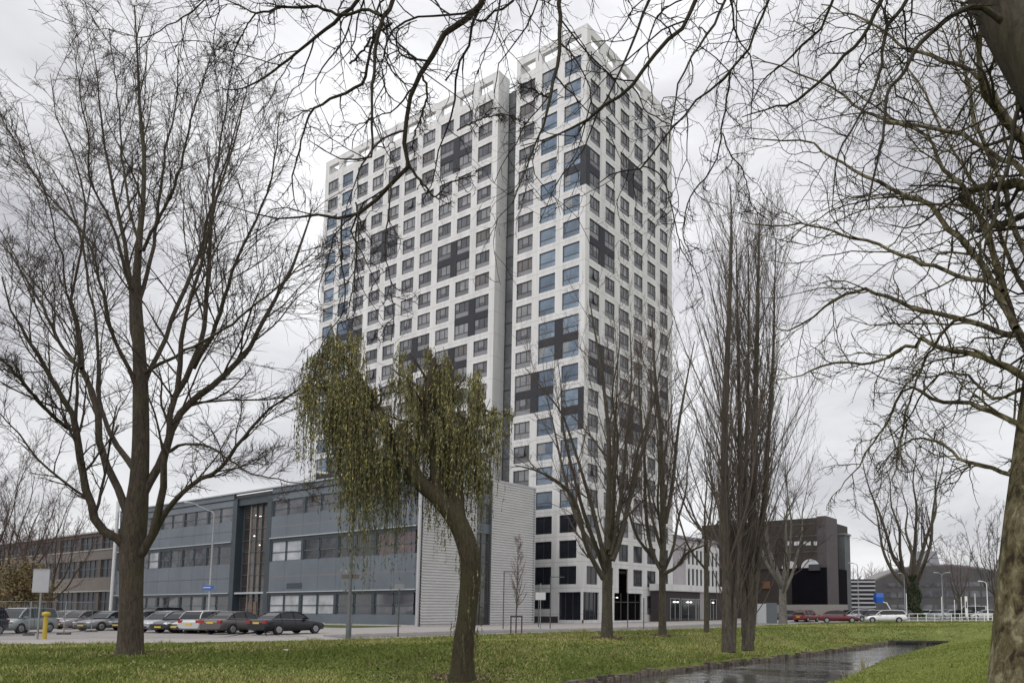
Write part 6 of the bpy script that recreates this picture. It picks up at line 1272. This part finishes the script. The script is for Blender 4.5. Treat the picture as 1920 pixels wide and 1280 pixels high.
def wire_panel(label, a, b, h):
    A, B = Vector((a[0], a[1], 0)), Vector((b[0], b[1], 0)); o = thing('wire_fence_panel', label, 'fence panel', A, 0, 'temporary wire fence panels'); D_ = B - A; L = D_.length; u = D_ / L
    mb = MB(); mb.tube([(0, 0, .1), (0, 0, h), D_ + Vector((0, 0, h)), D_ + Vector((0, 0, .1)), (0, 0, .12)], .02, steel, 6); mb.build('frame', o)
    mb = MB()
    for k in np.arange(.1, L, .11): mb.obox(u * k + Vector((0, 0, .12)), u * k + Vector((0, 0, h)), .0035, .0035, steel)
    for z in np.arange(.3, h, .32): mb.obox(Vector((0, 0, z)), D_ + Vector((0, 0, z)), .0045, .0045, steel)
    mb.build('mesh', o)
    for q in (Vector((0, 0, 0)), D_): mb = MB(); n_ = Vector((-u.y, u.x, 0)); mb.obox(q - n_ * .35 + Vector((0, 0, .07)), q + n_ * .35 + Vector((0, 0, .07)), .22, .14, mat('fence_foot', (.10, .095, .09), .9, .2, 5)); mb.build('foot', o)
f0, f1, f2, f3 = G(-70, 1193), G(52, 1191), G(118, 1189), G(171, 1184)
wire_panel('wire fence panel behind the grey sign, cut by the left edge', f0, f1, 2.05); wire_panel('wire fence panel right of the yellow post', f1 + np.array([.05, .03, 0]), f2, 2.05); wire_panel('rightmost wire fence panel, left of the big tree', f2 + np.array([.05, .03, 0]), f3, 2.05)
# utility box by the poplars, litter in the grass, reeds in the water
b = Pd(1434, 1141, 84); o = thing('utility_cabinet', 'pale grey utility cabinets by the road right of the poplars', 'cabinet', (b[0], b[1], 0)); mb = MB(); mb.obox((-.9 * _cy, -.9 * _sy, 1.1), (.1 * _cy, .1 * _sy, 1.1), 1, 2.2, mat('cabinet_pale', (.38, .39, .40), .5)); mb.build('cabinet', o)
mb = MB(); mb.obox((.12 * _cy, .12 * _sy, 1.15), (1.3 * _cy, 1.3 * _sy, 1.15), 1.05, 2.3, mat('cabinet_dark', (.10, .11, .12), .5)); mb.build('cabinet', o)
b = G(536, 1227, 0); b[2] = gz(b) + .05; rng = np.random.default_rng(2); mb = MB(); q = [(rng.uniform(-.2, .2), rng.uniform(-.12, .12), rng.uniform(0, .09)) for _ in range(9)]
mb.mesh(q, [(0, 1, 2), (2, 3, 4), (4, 5, 0), (1, 5, 6), (6, 7, 8), (0, 3, 7), (2, 8, 5), (1, 4, 7)], mat('paper', (.42, .38, .32), .8)); o = mb.build('litter'); o.location = b; tag(o, 'crumpled scrap of paper lying in the grass', 'litter')
def reeds(px, py, n, h, seed, lb):
    rng = np.random.default_rng(seed); b = G(px, py, -.9); P = np.empty((n, 4, 3)); s = rng.normal(0, .22, (n, 2)); dd = rng.normal(0, .16, (n, 2)); hh = h * rng.uniform(.5, 1.1, n)
    for k in range(4): t = k / 3; P[:, k] = np.stack([b[0] + s[:, 0] + dd[:, 0] * t * t, b[1] + s[:, 1] + dd[:, 1] * t * t, -1.0 + hh * t], 1)
    V, F = tubes(P, np.full((n, 4), .009) * np.array([1, 1, .8, .3]), 3); tag(link('reeds', arrays_mesh('reeds', V, F, [mat('reed', (.22, .19, .10), .8)])), lb, 'reeds')
reeds(1618, 1262, 34, .75, 1, 'tuft of dry reeds at the near water edge'); reeds(1672, 1242, 30, .55, 2, 'low clump of reeds on the right bank of the canal'); reeds(1742, 1221, 24, .6, 3, 'reeds at the far end of the canal near the culvert'); reeds(1600, 1274, 20, .5, 4, 'small reeds at the bottom edge of the water')
bpy.context.view_layer.update()
print('objects', len(COL.objects), 'faces', sum(len(o.data.polygons) for o in COL.objects if o.type == 'MESH'))
